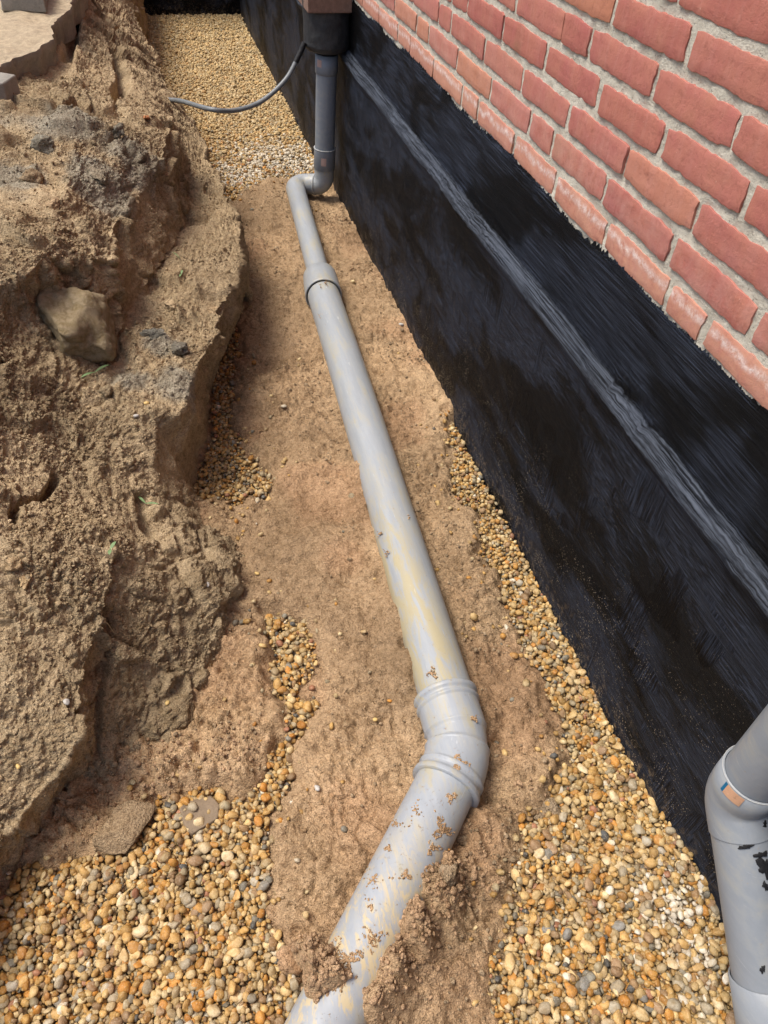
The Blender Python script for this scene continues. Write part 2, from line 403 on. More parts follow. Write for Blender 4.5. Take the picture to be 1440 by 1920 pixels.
def bumps(P, lst, z=-0.72):
    r = np.zeros(len(P))
    for (px, py, rad, h) in lst:
        c = onz((px, py), z)[:2]; r += h * np.exp(-((P - c) ** 2).sum(1) / rad ** 2)
    return r
def floor_z(P):
    P3 = np.concatenate([P, np.zeros((len(P), 1))], 1)
    g = gravel_sd(P)
    soil = -0.727 + 0.015 * fbm(P3, 6, 3, seed=20) + 0.005 * fbm(P3, 17, 3, 0.6, seed=25)
    d1, s1, t1 = seg_d(P, RUN[0], RUN[1]); d2, s2, t2 = seg_d(P, BEND, LOW_END)
    d0, s0, t0 = seg_d(P, np.array([-0.19, 2.02, ZP]), RUN[0])
    # left bank of the pipe heaped against it, right side with a groove
    left = smooth(0.13, 0.03, d1) * (s1 < 0)
    soil += left * (0.012 + 0.018 * smooth(.5, .1, P[:, 1]) + 0.022 * fbm(P3, 9, 3, seed=31)) * smooth(1.15, 0.9, P[:, 1])
    soil += smooth(0.11, 0.05, d1) * (s1 > 0) * (0.006 + 0.014 * fbm(P3, 11, 2, seed=37)) * smooth(1.2, 1.0, P[:, 1])
    soil -= smooth(0.022, 0.0, np.abs(d1 - 0.062)) * (s1 > 0) * 0.020
    soil += smooth(0.14, 0.04, d2) * (0.010 + 0.018 * fbm(P3, 12, 2, seed=41)) * (t2 > 0.12)
    soil += smooth(0.12, 0.03, d0) * 0.006
    mnd = bumps(P, [(578, 1840, 0.040, 0.075), (550, 1800, 0.045, 0.040), (625, 1845, 0.022, 0.050), (520, 1850, 0.04, 0.035), (655, 1860, .018, .03), (800, 1690, 0.042, 0.055), (855, 1655, 0.030, 0.03), (780, 1775, 0.035, 0.050), (768, 1735, .022, .030), (735, 1830, .030, .050), (700, 1895, .026, .045), (838, 1610, .018, .03),
                      (745, 1860, 0.05, 0.02), (650, 1345 - 0, 0.05, 0.01), (430, 1420, 0.08, 0.012), (590, 1000, 0.07, 0.012), (660, 450, 0.07, 0.018), (640, 390, 0.05, 0.02), (490, 420, 0.12, 0.02),
                      (870, 1560, 0.02, 0.018), (1010, 1480, 0.05, 0.012), (960, 1330, 0.05, 0.012), (240, 1560, 0.05, 0.02)])
    soil += mnd * (0.95 + 0.22 * fbm(P3, 20, 4, 0.6, seed=93))
    soil -= bumps(P, [(918, 1485, 0.017, 0.040), (935, 1375, 0.012, 0.034), (868, 1570, 0.013, 0.036), (850, 1605, 0.013, 0.034), (758, 1215, 0.012, 0.03), (790, 1715, 0.008, 0.05), (760, 1805, 0.012, 0.03),
                      (900, 1690, 0.045, 0.020), (930, 1200, 0.03, 0.014), (560, 1140, 0.05, 0.014), (720, 740, 0.03, 0.014), (640, 370, 0.02, 0.02), (620, 480, 0.018, 0.02), (800, 960, 0.02, 0.014), (660, 700, 0.02, 0.012),
                      (640, 1620, 0.07, 0.010), (450, 1560, 0.03, 0.0)])
    near = smooth(2.9, 1.6, P[:, 1]) * (1 + 0.35 * smooth(-.66, -.80, P[:, 0]) * smooth(.4, .0, P[:, 1]))
    soil += (0.0055 * fbm(P3, 34, 4, 0.7, seed=50) + 0.0035 * ridge(P3, 55, 2, seed=57) * smooth(-0.1, 0.5, fbm(P3, 5, 2, seed=77))) * near
    bed = ZG - 0.011 + 0.006 * fbm(P3, 4, 2, seed=60) + 0.012 * smooth(0.25, 0.0, -P[:, 0]) * 0
    m = smooth(-0.035, 0.022, g + 0.010 * fbm(P3, 45, 3, seed=91))
    f1, f21, vv_ = worley(P3, 26, 950, .4)
    cm = np.clip(smooth(-.1, .5, fbm(P3, 4.5, 2, seed=955)) + smooth(-.62, -.78, P[:, 0]) + bumps(P, [(830, 1680, .12, 1), (950, 1440, .10, 1), (650, 420, .14, 1), (600, 700, .06, .6), (640, 1130, .06, .5)]), 0, 1)
    soil += (cm + .25) * (.0052 * vv_ * smooth(0, .25, f21) - .0050 * smooth(.16, 0, f21)) * near
    f1, f21, vv_ = worley(P3, 70, 960, .3)
    soil += (cm * .8 + .2) * near * (.0018 * vv_ * smooth(0, .25, f21) - .0020 * smooth(.16, 0, f21))
    z = soil * (1 - m) + np.minimum(bed, soil + 0.03) * m
    # the gravel is drawn up a little against the wall near the corner and heaped by the near downpipe
    c = onz((1335, 1620), ZG)[:2]
    z += 0.060 * np.exp(-((P - c) ** 2).sum(1) / 0.095 ** 2)
    return z, m

xs = np.concatenate([np.arange(-1.75, -1.35, 0.02), np.arange(-1.35, 0.012, 0.0042)])
ys = np.concatenate([np.arange(-1.6, -1.15, 0.02), np.arange(-1.15, 0.6, 0.0044), np.arange(0.6, 2.35, 0.0070), np.arange(2.35, 5.45, 0.03)])
X, Y = np.meshgrid(xs, ys, indexing='ij')
P = np.stack([X.ravel(), Y.ravel()], 1)
Z, MASK = floor_z(P)
P3 = np.stack([P[:, 0], P[:, 1], Z], 1)
damp = fbm(P3, 3.0, 3, seed=70)
redm = smooth(0.1, 0.7, fbm(P3, 4.5, 2, seed=80))
tint = np.ones((len(P), 3)) * np.array([1.20, 1.06, 0.93]) * (1 + 0.24 * damp[:, None])
tint = tint * (1 - 0.35 * redm[:, None] * (np.array([0, 0.18, 0.22])))
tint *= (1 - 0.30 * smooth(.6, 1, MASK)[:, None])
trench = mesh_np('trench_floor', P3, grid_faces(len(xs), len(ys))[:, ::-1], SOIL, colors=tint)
tag(trench, kind='structure')
FX, FY, FZ = xs, ys, Z.reshape(X.shape)
def floor_at(p):
    i = np.clip(np.searchsorted(FX, p[..., 0]) - 1, 0, len(FX) - 2); j = np.clip(np.searchsorted(FY, p[..., 1]) - 1, 0, len(FY) - 2)
    return FZ[i, j]

# ------------------------------------------------------------------ earth bank, lofted through a net of measured points
def W(x, y, z): return ('w', x, y, z)
NET = [
 [W(-.70, 5.5, -.82), W(-.72, 5.5, -.36), W(-.78, 5.5, -.22), W(-.84, 5.5, -.12), W(-.92, 5.5, -.10), W(-1.6, 5.5, -.10)],
 [W(-.69, 4.6, -.82), W(-.72, 4.6, -.36), W(-.78, 4.6, -.24), W(-.84, 4.6, -.13), W(-.92, 4.6, -.11), W(-1.6, 4.6, -.10)],
 [W(-.72, 3.8, -.82), W(-.76, 3.8, -.40), W(-.82, 3.8, -.30), W(-.86, 3.8, -.15), W(-.95, 3.8, -.12), W(-1.6, 3.8, -.10)],
 [None, (262, 52, -.38), (238, 40, -.31), (190, 20, -.23), (158, 30, -.165), (40, 40, -.14)],
 [None, (302, 130, -.40), (272, 130, -.33), (215, 110, -.24), (138, 135, -.150), (0, 150, -.125)],
 [None, (343, 205, -.42), (312, 215, -.34), (250, 170, -.24), (110, 180, -.140), (-80, 190, -.125)],
 [None, (386, 290, -.44), (350, 300, -.42), (322, 240, -.25), (140, 255, -.150), (-100, 260, -.135)],
 [None, (424, 365, -.46), (352, 390, -.46), (308, 295, -.26), (130, 320, -.17), (-120, 320, -.16)],
 [None, (452, 430, -.48), (326, 460, -.46), (258, 345, -.27), (110, 380, -.18), (-120, 380, -.17)],
 [(455, 560, -.77), (446, 500, -.47), (275, 530, -.44), (222, 415, -.27), (100, 430, -.19), (-120, 430, -.18)],
 [(446, 600, -.77), (424, 575, -.45), (240, 590, -.44), (207, 490, -.29), (80, 480, -.21), (-120, 480, -.2)],
 [(420, 650, -.77), (405, 640, -.46), (205, 660, -.46), (110, 545, -.31), (40, 520, -.23), (-130, 530, -.21)],
 [(405, 740, -.77), (352, 700, -.48), (150, 730, -.45), (35, 612, -.33), (-30, 560, -.25), (-160, 590, -.23)],
 [(395, 820, -.77), (346, 765, -.49), (140, 780, -.45), (12, 700, -.35), (-60, 640, -.27), (-180, 650, -.25)],
 [(382, 880, -.77), (290, 815, -.52), (135, 840, -.46), (0, 790, -.37), (-80, 720, -.30), (-200, 720, -.28)],
 [(368, 930, -.77), (276, 875, -.56), (110, 890, -.465), (10, 880, -.40), (-80, 790, -.33), (-200, 790, -.30)],
 [(400, 965, -.77), (292, 935, -.60), (180, 950, -.50), (70, 950, -.43), (-50, 880, -.35), (-200, 860, -.32)],
 [(455, 1000, -.77), (398, 1000, -.665), (246, 1020, -.52), (205, 1000, -.47), (0, 980, -.39), (-220, 950, -.34)],
 [(465, 1100, -.77), (420, 1090, -.675), (240, 1095, -.535), (220, 1085, -.50), (40, 1060, -.43), (-230, 1030, -.37)],
 [(450, 1200, -.77), (410, 1190, -.69), (208, 1190, -.565), (188, 1175, -.52), (30, 1150, -.46), (-240, 1110, -.40)],
 [(410, 1310, -.775), (372, 1295, -.71), (160, 1330, -.62), (146, 1300, -.54), (10, 1250, -.48), (-260, 1200, -.42)],
 [(330, 1410, -.78), (290, 1400, -.735), (167, 1412, -.69), (147, 1375, -.56), (0, 1320, -.50), (-280, 1270, -.44)],
 [(210, 1530, -.785), (190, 1500, -.765), (118, 1500, -.755), (103, 1455, -.60), (-40, 1400, -.53), (-300, 1340, -.46)],
 [(90, 1620, -.79), (70, 1600, -.775), (38, 1600, -.77), (25, 1545, -.63), (-100, 1480, -.56), (-340, 1420, -.48)],
 [(0, 1710, -.79), (-10, 1690, -.78), (-22, 1680, -.77), (-45, 1620, -.64), (-180, 1560, -.57), (-400, 1500, -.50)],
 [W(-1.24, -.95, -.80), W(-1.25, -.95, -.78), W(-1.26, -.95, -.77), W(-1.28, -.95, -.64), W(-1.42, -.95, -.57), W(-1.75, -.95, -.50)],
 [W(-1.30, -1.6, -.80), W(-1.31, -1.6, -.78), W(-1.33, -1.6, -.77), W(-1.36, -1.6, -.64), W(-1.5, -1.6, -.57), W(-1.85, -1.6, -.50)],
]
net = np.zeros((len(NET), 7, 3))
for i, row in enumerate(NET):
    for j, e in enumerate(row):
        if e is None: continue
        net[i, j] = e[1:] if e[0] == 'w' else onz(e[:2], e[2])
    if row[0] is None: net[i, 0] = net[i, 1] + np.array([0.015, 0, 0]); net[i, 0, 2] = -.80
    net[i, 6] = net[i, 5] + np.array([-6.0, 0, 0.04])
segu = [58, 66, 66, 70, 34, 6]
rows_n = []
for i in range(len(NET) - 1):
    L = np.linalg.norm(net[i + 1, :6] - net[i, :6], axis=1).mean(); d = np.linalg.norm(net[i, 2] - CAM)
    rows_n.append(int(np.clip(L / 0.0036 * min(1, 1.6 / d), 8, 60)))
def expand(A, cnts):
    out = []
    for i, n in enumerate(cnts):
        t = np.arange(n)[:, None, None] / n
        out.append(A[i][None] * (1 - t) + A[i + 1][None] * t)
    out.append(A[-1][None]); return np.concatenate(out, 0)
G = expand(net, rows_n)
G = expand(np.transpose(G, (1, 0, 2)), segu); G = np.transpose(G, (1, 0, 2))   # rows x cols x 3
def blur(G, n, ax):
    for _ in range(n):
        H = G.copy(); s = [slice(None)] * 3
        a, b, c = list(s), list(s), list(s)
        a[ax] = slice(0, -2); b[ax] = slice(1, -1); c[ax] = slice(2, None)
        H[tuple(b)] = 0.25 * G[tuple(a)] + 0.5 * G[tuple(b)] + 0.25 * G[tuple(c)]; G = H
    return G
edge = G[:, -1].copy()
G = blur(G, 6, 0); G = blur(G, 7, 1); G[:, -1] = edge
Nn = grid_normals(G)
if Nn[len(G) // 2, 150, 2] < 0: Nn = -Nn
fl = G.reshape(-1, 3); nn = Nn.reshape(-1, 3)
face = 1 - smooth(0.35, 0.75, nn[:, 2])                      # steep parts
ncol = G.shape[1]
cidx = np.tile(np.arange(ncol), len(G))
inner = smooth(0, 30, cidx)
dist = np.linalg.norm(fl - CAM, axis=1)
disp = 0.014 * fbm(fl, 7, 3, seed=100) * (0.5 + 0.5 * inner)
st3 = fl * np.array([1.0, 1.0, 0.45])
disp += face * 0.009 * ridge(st3, 13, 4, seed=110) * inner
disp += (1 - face) * (0.0045 * fbm(fl, 20, 4, 0.6, seed=120) + 0.003 * np.maximum(0, ridge(fl, 17, 2, seed=125)) * smooth(0.0, 0.6, fbm(fl, 4, 2, seed=128)))
disp += 0.0032 * fbm(fl, 55, 4, 0.75, seed=130) * (1 - 0.5 * face)
disp += 0.0018 * ridge(fl, 70, 2, seed=138) * (1 - 0.7 * face)
for scl, amp, crv, wp, sd_ in ((8, .022, .013, .45, 900), (24, .0055, .0050, .4, 910), (60, .0022, .0028, .3, 920)):
    f1, f21, vv_ = worley(fl * np.array([1, 1, .8]), scl, sd_, wp)
    msk = smooth(-.35, .35, fbm(fl, scl * .35, 2, seed=sd_ + 5))
    disp += (amp * vv_ * smooth(0.0, .22, f21) - crv * smooth(.16, 0.0, f21)) * msk * (0.45 + 0.55 * inner)
# cracks
def crack(pts, z, width, depth):
    global disp
    q = [onz(p, z) for p in pts]
    d = np.full(len(fl), 9.0)
    for a, b in zip(q[:-1], q[1:]):
        ab = b[:2] - a[:2]; t = np.clip(((fl[:, :2] - a[:2]) @ ab) / (ab @ ab), 0, 1)
        d = np.minimum(d, np.hypot(*(fl[:, :2] - a[:2] - t[:, None] * ab).T))
    d += 0.004 * fbm(fl, 40, 2, seed=5)
    disp -= depth * smooth(width, width * 0.2, d)
crack([(100, 880), (88, 925), (50, 960), (42, 1000)], -.44, 0.011, 0.05)
crack([(237, 1080), (208, 1200), (185, 1250), (150, 1340)], -.56, 0.007, 0.020)
crack([(262, 930), (275, 965), (290, 985)], -.56, 0.02, 0.03)
crack([(215, 80), (235, 150), (220, 210)], -.24, 0.03, 0.06)
crack([(148, 60), (140, 110), (130, 150)], -.21, 0.025, 0.05)
V = fl + nn * disp[:, None]
dm = fbm(fl, 3.2, 3, seed=150); grey = np.zeros(len(fl))
for (px, py, z, rad) in [(120, 270, -.2, .13), (250, 310, -.24, .12), (180, 360, -.24, .12), (300, 640, -.45, .06), (330, 720, -.48, .07), (30, 350, -.2, .1), (20, 60, -.16, .3), (250, 700, -.45, .05)]:
    c = onz((px, py), z); grey = np.maximum(grey, np.exp(-((fl - c) ** 2).sum(1) / rad ** 2))
grey = smooth(0.25, 0.75, grey + 0.25 * fbm(fl, 14, 3, seed=160))
tintb = np.ones((len(fl), 3)) * np.array([1.16, 1.13, 1.04]) * (1 + 0.24 * dm[:, None])
tintb = tintb * (1 - grey[:, None]) + grey[:, None] * np.array([0.98, 1.10, 1.24]) * (0.95 + 0.15 * dm[:, None])
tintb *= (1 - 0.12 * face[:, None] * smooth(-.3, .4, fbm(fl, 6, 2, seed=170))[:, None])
far_lit = np.ones(len(fl))
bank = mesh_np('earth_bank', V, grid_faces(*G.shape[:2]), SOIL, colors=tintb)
tag(bank, kind='structure')
if grid_normals(V.reshape(G.shape))[len(G) // 2, 150, 2] < 0:
    bank.data.flip_normals()
BG = V.reshape(G.shape)

from mathutils.bvhtree import BVHTree
_gf = grid_faces(*G.shape[:2])
bvh_bank = BVHTree.FromPolygons(V.tolist(), _gf.tolist())
bvh_floor = BVHTree.FromPolygons(P3[::1].tolist(), grid_faces(len(xs), len(ys)).tolist())
def hit(px, py):
    """the ground point seen at a given place of the photograph"""
    o = Vector(CAM); d = Vector(ray((px, py))).normalized(); best = None
    for b in (bvh_bank, bvh_floor):
        l_, n_, i_, t_ = b.ray_cast(o, d)
        if l_ is not None and (best is None or t_ < best[2]): best = (np.array(l_), np.array(n_ if n_.z > 0 else -n_), t_)
    return best
def bank_top_z(x, y):
    l_, n_, i_, t_ = bvh_bank.ray_cast(Vector((x, y, 1.0)), Vector((0, 0, -1)))
    return None if l_ is None else l_.z

# ------------------------------------------------------------------ pebbles
PAL = np.array([[.54, .35, .13], [.62, .46, .23], [.68, .56, .35], [.50, .27, .07], [.58, .28, .06], [.24, .235, .215], [.10, .105, .115], [.72, .69, .63], [.33, .22, .125], [.40, .20, .13], [.42, .37, .27], [.50, .40, .25]])
PW = np.array([.21, .19, .12, .10, .040, .040, .014, .022, .11, .018, .09, .12]); PW = PW / PW.sum()
def rand_rot(n, tilt):
    a = RNG.uniform(0, 2 * np.pi, n); tx = RNG.normal(0, tilt, n); ty = RNG.normal(0, tilt, n)
    ca, sa = np.cos(a), np.sin(a); cx, sx = np.cos(tx), np.sin(tx); cy, sy = np.cos(ty), np.sin(ty)
    Rz = np.zeros((n, 3, 3)); Rz[:, 0, 0] = ca; Rz[:, 0, 1] = -sa; Rz[:, 1, 0] = sa; Rz[:, 1, 1] = ca; Rz[:, 2, 2] = 1
    Rx = np.zeros((n, 3, 3)); Rx[:, 0, 0] = 1; Rx[:, 1, 1] = cx; Rx[:, 1, 2] = -sx; Rx[:, 2, 1] = sx; Rx[:, 2, 2] = cx
    Ry = np.zeros((n, 3, 3)); Ry[:, 1, 1] = 1; Ry[:, 0, 0] = cy; Ry[:, 0, 2] = sy; Ry[:, 2, 0] = -sy; Ry[:, 2, 2] = cy
    return Rx @ Ry @ Rz
def pebble_shape(sub, seed):
    V0, F0 = ICO[sub]
    v = V0 * (1 + 0.16 * fbm(V0 + seed * 7.7, 0.9, 2, seed=seed)[:, None])
    # a few flattened facets, as on worn stones
    r = np.random.default_rng(seed)
    for _ in range(5):
        n = r.normal(size=3); n /= np.linalg.norm(n); h = r.uniform(0.42, 0.86)
        d = v @ n; v = v - np.maximum(0, d - h)[:, None] * n * 0.75
    return v
def stones(name, C, S, Rm, colr, sub, mat, parent=None, nshape=10, seed0=200):
    V0s = [pebble_shape(sub, seed0 + k) for k in range(nshape)]; F0 = ICO[sub][1]
    k = RNG.integers(0, nshape, len(C)); base = np.stack(V0s)[k]
    v = np.einsum('nij,nvj->nvi', Rm, base * S[:, None, :]) + C[:, None, :]
    nv = base.shape[1]
    F = (F0[None] + (np.arange(len(C)) * nv)[:, None, None]).reshape(-1, 3)
    return mesh_np(name, v.reshape(-1, 3), F, mat, parent, True, np.repeat(colr, nv, 0))
def hexgrid(x0, x1, y0, y1, s, jit=0.32):
    gx, gy = np.meshgrid(np.arange(x0, x1, s), np.arange(y0, y1, s * 0.87), indexing='ij')
    gx = gx + (np.arange(gx.shape[1])[None] % 2) * s / 2
    p = np.stack([gx.ravel(), gy.ravel()], 1); return p + RNG.uniform(-jit, jit, p.shape) * s
def pebble_cols(C):
    n = len(C); idx = RNG.choice(len(PAL), n, p=PW)
    c = PAL[idx].copy()
    # pale washed stones in the patch before the downpipe and in a small nest near the front
    wh = np.zeros(n)
    for px, py, rad in ((520, 300, .20), (450, 330, .16), (560, 310, .12), (1250, 1690, .045), (1300, 1800, .04)):
        q = onz((px, py), ZG)[:2]; wh = np.maximum(wh, np.exp(-((C[:, :2] - q) ** 2).sum(1) / rad ** 2))
    sel = RNG.uniform(size=n) < wh * 0.72
    c[sel] = np.array([.74, .72, .70])
    yf = smooth(2.2, 3.4, C[:, 1])[:, None]
    c = c * (1 - yf * 0.5) + np.array([.80, .67, .43]) * yf * 0.5  # far stones blended paler and yellower: brighter sunlight put into their colour
    c = c * np.array([.98, .95, .84]); return np.clip(c * RNG.uniform(0.62, 1.08, (n, 1)), 0, 0.80)
def bank_foot_x(y):
    i = np.argsort(G[:, 20, 1]); return np.interp(y, G[i, 20, 1], G[i, 20, 0])
lists = []
for layer, (sp, dz, jit) in enumerate(((0.0088, 0.0, 0.33), (0.0092, -0.006, 0.40), (0.0145, 0.005, 0.5))):
    for (y0, y1, f) in ((-1.3, 2.4, 1.0), (2.4, 5.3, 1.22)):
        if layer == 1 and y0 > 2: continue
        p = hexgrid(-1.45, -0.022, y0, y1, sp * f, jit)
        g = gravel_sd(p)
        keep = (g > 0.004 + RNG.exponential(0.006, len(p)) * (layer != 1)) & (p[:, 0] > bank_foot_x(p[:, 1]) - 0.02) & (p[:, 0] < -0.026)
        p = p[keep]; s = np.clip(RNG.lognormal(math.log(0.0050), 0.33, len(p)), 0.0028, 0.0088) * f
        if layer == 2: s *= 1.12
        lists.append((p, s, np.full(len(p), dz)))
# loose strays on the soil
p = np.stack([RNG.uniform(-1.3, -0.03, 9000), RNG.uniform(-1.1, 2.3, 9000)], 1); g = gravel_sd(p)
keep = (g < 0) & (RNG.uniform(size=len(p)) < np.exp(g / 0.030) * 0.9 + 0.02 + sum(k_ * np.exp(-((p - onz(q_, ZG)[:2]) ** 2).sum(1) / r_ ** 2) for q_, r_, k_ in (((450, 975), .035, .75), ((470, 1030), .035, .65), ((500, 1090), .035, .65), ((530, 1140), .035, .7), ((430, 600), .06, .3), ((475, 905), .06, .35), ((560, 1260), .04, .3), ((810, 700), .05, .3), ((850, 830), .04, .3), ((1010, 1420), .05, .25)))) & (p[:, 0] > bank_foot_x(p[:, 1]))
p = p[keep]; lists.append((p, np.clip(RNG.lognormal(math.log(0.0055), 0.3, len(p)), 0.003, 0.011), np.full(len(p), -0.001)))
p = poly([(430, 940), (470, 960), (450, 1010), (500, 1050), (480, 1080), (390, 1098), (820, 1080)][:5]); 
PC = np.concatenate([a[0] for a in lists]); PS = np.concatenate([a[1] for a in lists]); PZ = np.concatenate([a[2] for a in lists])
# keep them out of the pipes
dA, _, _ = seg_d(PC, RUN[0], RUN[1]); dB, _, _ = seg_d(PC, BEND, LOW_END)
ok = (dA > 0.058) & (dB > 0.058); PC, PS, PZ = PC[ok], PS[ok], PZ[ok]
S3 = np.stack([PS * RNG.uniform(1.0, 1.5, len(PS)), PS, PS * RNG.uniform(0.55, 0.95, len(PS))], 1)
zc = floor_at(PC) + S3[:, 2] * 0.55 + 0.008 * (gravel_sd(PC) > 0.004) + PZ + RNG.normal(0, 0.0018, len(PC))
C3 = np.concatenate([PC, zc[:, None]], 1); RM = rand_rot(len(PC), 0.45); CC = pebble_cols(C3)
CamC = (C3 - CAM) @ R.T; pxs = 720 + FPX * CamC[:, 0] / -CamC[:, 2]; pys = 960 - FPX * CamC[:, 1] / -CamC[:, 2]
appear = FPX * S3[:, 0] / -CamC[:, 2]
vis = (pxs > 0) & (pxs < 1440) & (pys > 0) & (pys < 1920) & (PZ >= 0)
order = np.argsort(-np.where(vis, appear, 0)); big = order[:300]
rest = np.ones(len(C3), bool); rest[big] = False
near = rest & vis & (-CamC[:, 2] < 1.75); near[order[5400:]] = False; mid = rest & ~near
gb = empty('gravel_bed', (-0.5, 0.5, ZG)); gb['kind'] = 'structure'
o = stones('near_pebbles', C3[near], S3[near], RM[near], CC[near], 2, PEB, gb); tag(o, kind='stuff')
o = stones('far_pebbles', C3[mid], S3[mid], RM[mid], CC[mid], 1, PEB, gb); tag(o, kind='stuff')
protos = []
for k in range(36):
    V0 = pebble_shape(2, 400 + k); pc = PAL[RNG.choice(len(PAL), p=PW)] * RNG.uniform(0.85, 1.15)
    me_o = mesh_np('pebble', V0, ICO[2][1], PEB, None, True, np.repeat(np.clip(pc, 0, .8)[None], len(V0), 0))
    protos.append(me_o.data); bpy.data.objects.remove(me_o)
for q, i in enumerate(big):
    o = bpy.data.objects.new('pebble', protos[q % 36]); link(o, gb)
    m = np.eye(4); m[:3, :3] = RM[i] * S3[i][None, :]; m[:3, 3] = C3[i] - np.array(gb.location)
    o.matrix_local = Matrix(m.tolist())
print('pebbles', len(C3), near.sum(), mid.sum())

# ------------------------------------------------------------------ crumbs of soil on everything earthy
def crumbs(name, C, s, tintc, parent=None):
    S = np.stack([s * RNG.uniform(0.8, 1.3, len(s)), s, s * RNG.uniform(0.6, 1.0, len(s))], 1)
    o = stones(name, C, S, rand_rot(len(s), 1.0), tintc, 1, SOIL, parent, 12, 700)
    return tag(o, kind='stuff')
NB = 32000
pr_ = np.clip(nn[:, 2], 0.12, 1) ** 2 * (dist < 3.0) * (cidx > 6) / np.clip(dist, 0.6, 4) ** 0.5
dens = smooth(-0.2, 0.6, fbm(fl, 5, 3, seed=180)) + 0.25
pr_ = pr_ * dens; pr_ /= pr_.sum()
ii = RNG.choice(len(fl), NB, p=pr_)
s = np.clip(RNG.lognormal(math.log(0.0017), 0.52, NB), 0.0009, 0.009)
tc = np.clip(tintb[ii] * RNG.uniform(0.85, 1.3, (NB, 1)), 0, 1.7)
crumbs('soil_crumbs', V[ii] + nn[ii] * (s * 0.3)[:, None], s, tc, bank)
NF = 14000
p = np.stack([RNG.uniform(-1.15, -0.03, NF * 3), RNG.uniform(-1.1, 2.2, NF * 3)], 1)
g = gravel_sd(p); q3 = np.concatenate([p, np.zeros((len(p), 1))], 1)
dn = smooth(-0.1, 0.6, fbm(q3, 5, 2, seed=77)) + 0.12
p = p[(g < 0.004) & (RNG.uniform(size=len(p)) < dn)][:NF]
s = np.clip(RNG.lognormal(math.log(0.0017), 0.48, len(p)), 0.0009, 0.008)
dA, _, _ = seg_d(p, RUN[0], RUN[1]); dB, _, _ = seg_d(p, BEND, LOW_END); ok = (dA > 0.056) & (dB > 0.054); p, s = p[ok], s[ok]
c3 = np.concatenate([p, (floor_at(p) + s * 0.4)[:, None]], 1)
crumbs('soil_crumbs', c3, s, np.ones((len(p), 3)) * np.array([1.12, 1.06, 1.0]) * RNG.uniform(0.8, 1.25, (len(p), 1)), trench)

hp = []
for px, py, rad, n in ((582, 1840, .042, 300), (550, 1805, .045, 160), (625, 1850, .022, 90), (800, 1690, .045, 200), (855, 1655, .03, 100), (780, 1780, .04, 160), (765, 1730, .025, 110), (735, 1830, .032, 120), (700, 1895, .025, 80), (520, 1850, .05, 120), (1010, 1500, .06, 90), (240, 1470, .09, 160), (330, 1440, .08, 140), (430, 1400, .07, 90), (650, 400, .08, 160), (690, 500, .08, 130), (900, 1620, .05, 100)):
    c = onz((px, py), -.70)[:2]; hp.append(c + RNG.normal(0, rad * .62, (n, 2)))
hp = np.concatenate(hp); hp = hp[hp[:, 0] < -.03]; s = np.clip(RNG.lognormal(math.log(0.0030), 0.42, len(hp)), 0.0014, 0.009)
crumbs('sand_clods', np.concatenate([hp, (floor_at(hp) + s * .45)[:, None]], 1), s, np.array([1.32, 1.12, 1.0]) * RNG.uniform(.85, 1.15, (len(hp), 1)), trench)

# ------------------------------------------------------------------ house wall: bricks, mortar, bitumen plinth
house = empty('brick_wall', (0, 0.5, -0.75), 'red brick house wall with black bitumen-coated plinth along the right of the trench', 'wall')
H = 0.06156
JOINTS = {0: [-1.12, -.90, -.68, -.57, -.344, -.237, -.027, .190, .403, .629, .741, .972, 1.19, 1.32, 1.54, 1.76, 1.98, 2.2],
          1: [-1.2, -1.09, -.87, -.65, -.427, -.210, .013, .232, .346, .573, .802, 1.031, 1.145, 1.368, 1.59, 1.81, 2.03],
          2: [-1.12, -.90, -.68, -.46, -.239, -.029, .191, .414, .636, .864, .971, 1.19, 1.41, 1.63, 1.85, 2.07],
          3: [-1.2, -.98, -.76, -.54, -.326, -.111, .106, .329, .550, .77, .88, 1.10, 1.32, 1.54, 1.76, 1.98],
          4: [-1.14, -.92, -.70, -.48, -.261, -.048, .173, .281, .50, .72, .94, 1.16, 1.38, 1.60, 1.82, 2.04],
          5: [-1.2, -1.09, -.87, -.65, -.54, -.32, -.107, .115, .335, .555, .775, .885, 1.1, 1.32],
          6: [-1.15, -.93, -.71, -.49, -.27, -.05, .17, .39, .61, .72, .94, 1.16],
          7: [-1.05, -.83, -.61, -.39, -.17, -.06, .16, .38, .60, .82, 1.04]}
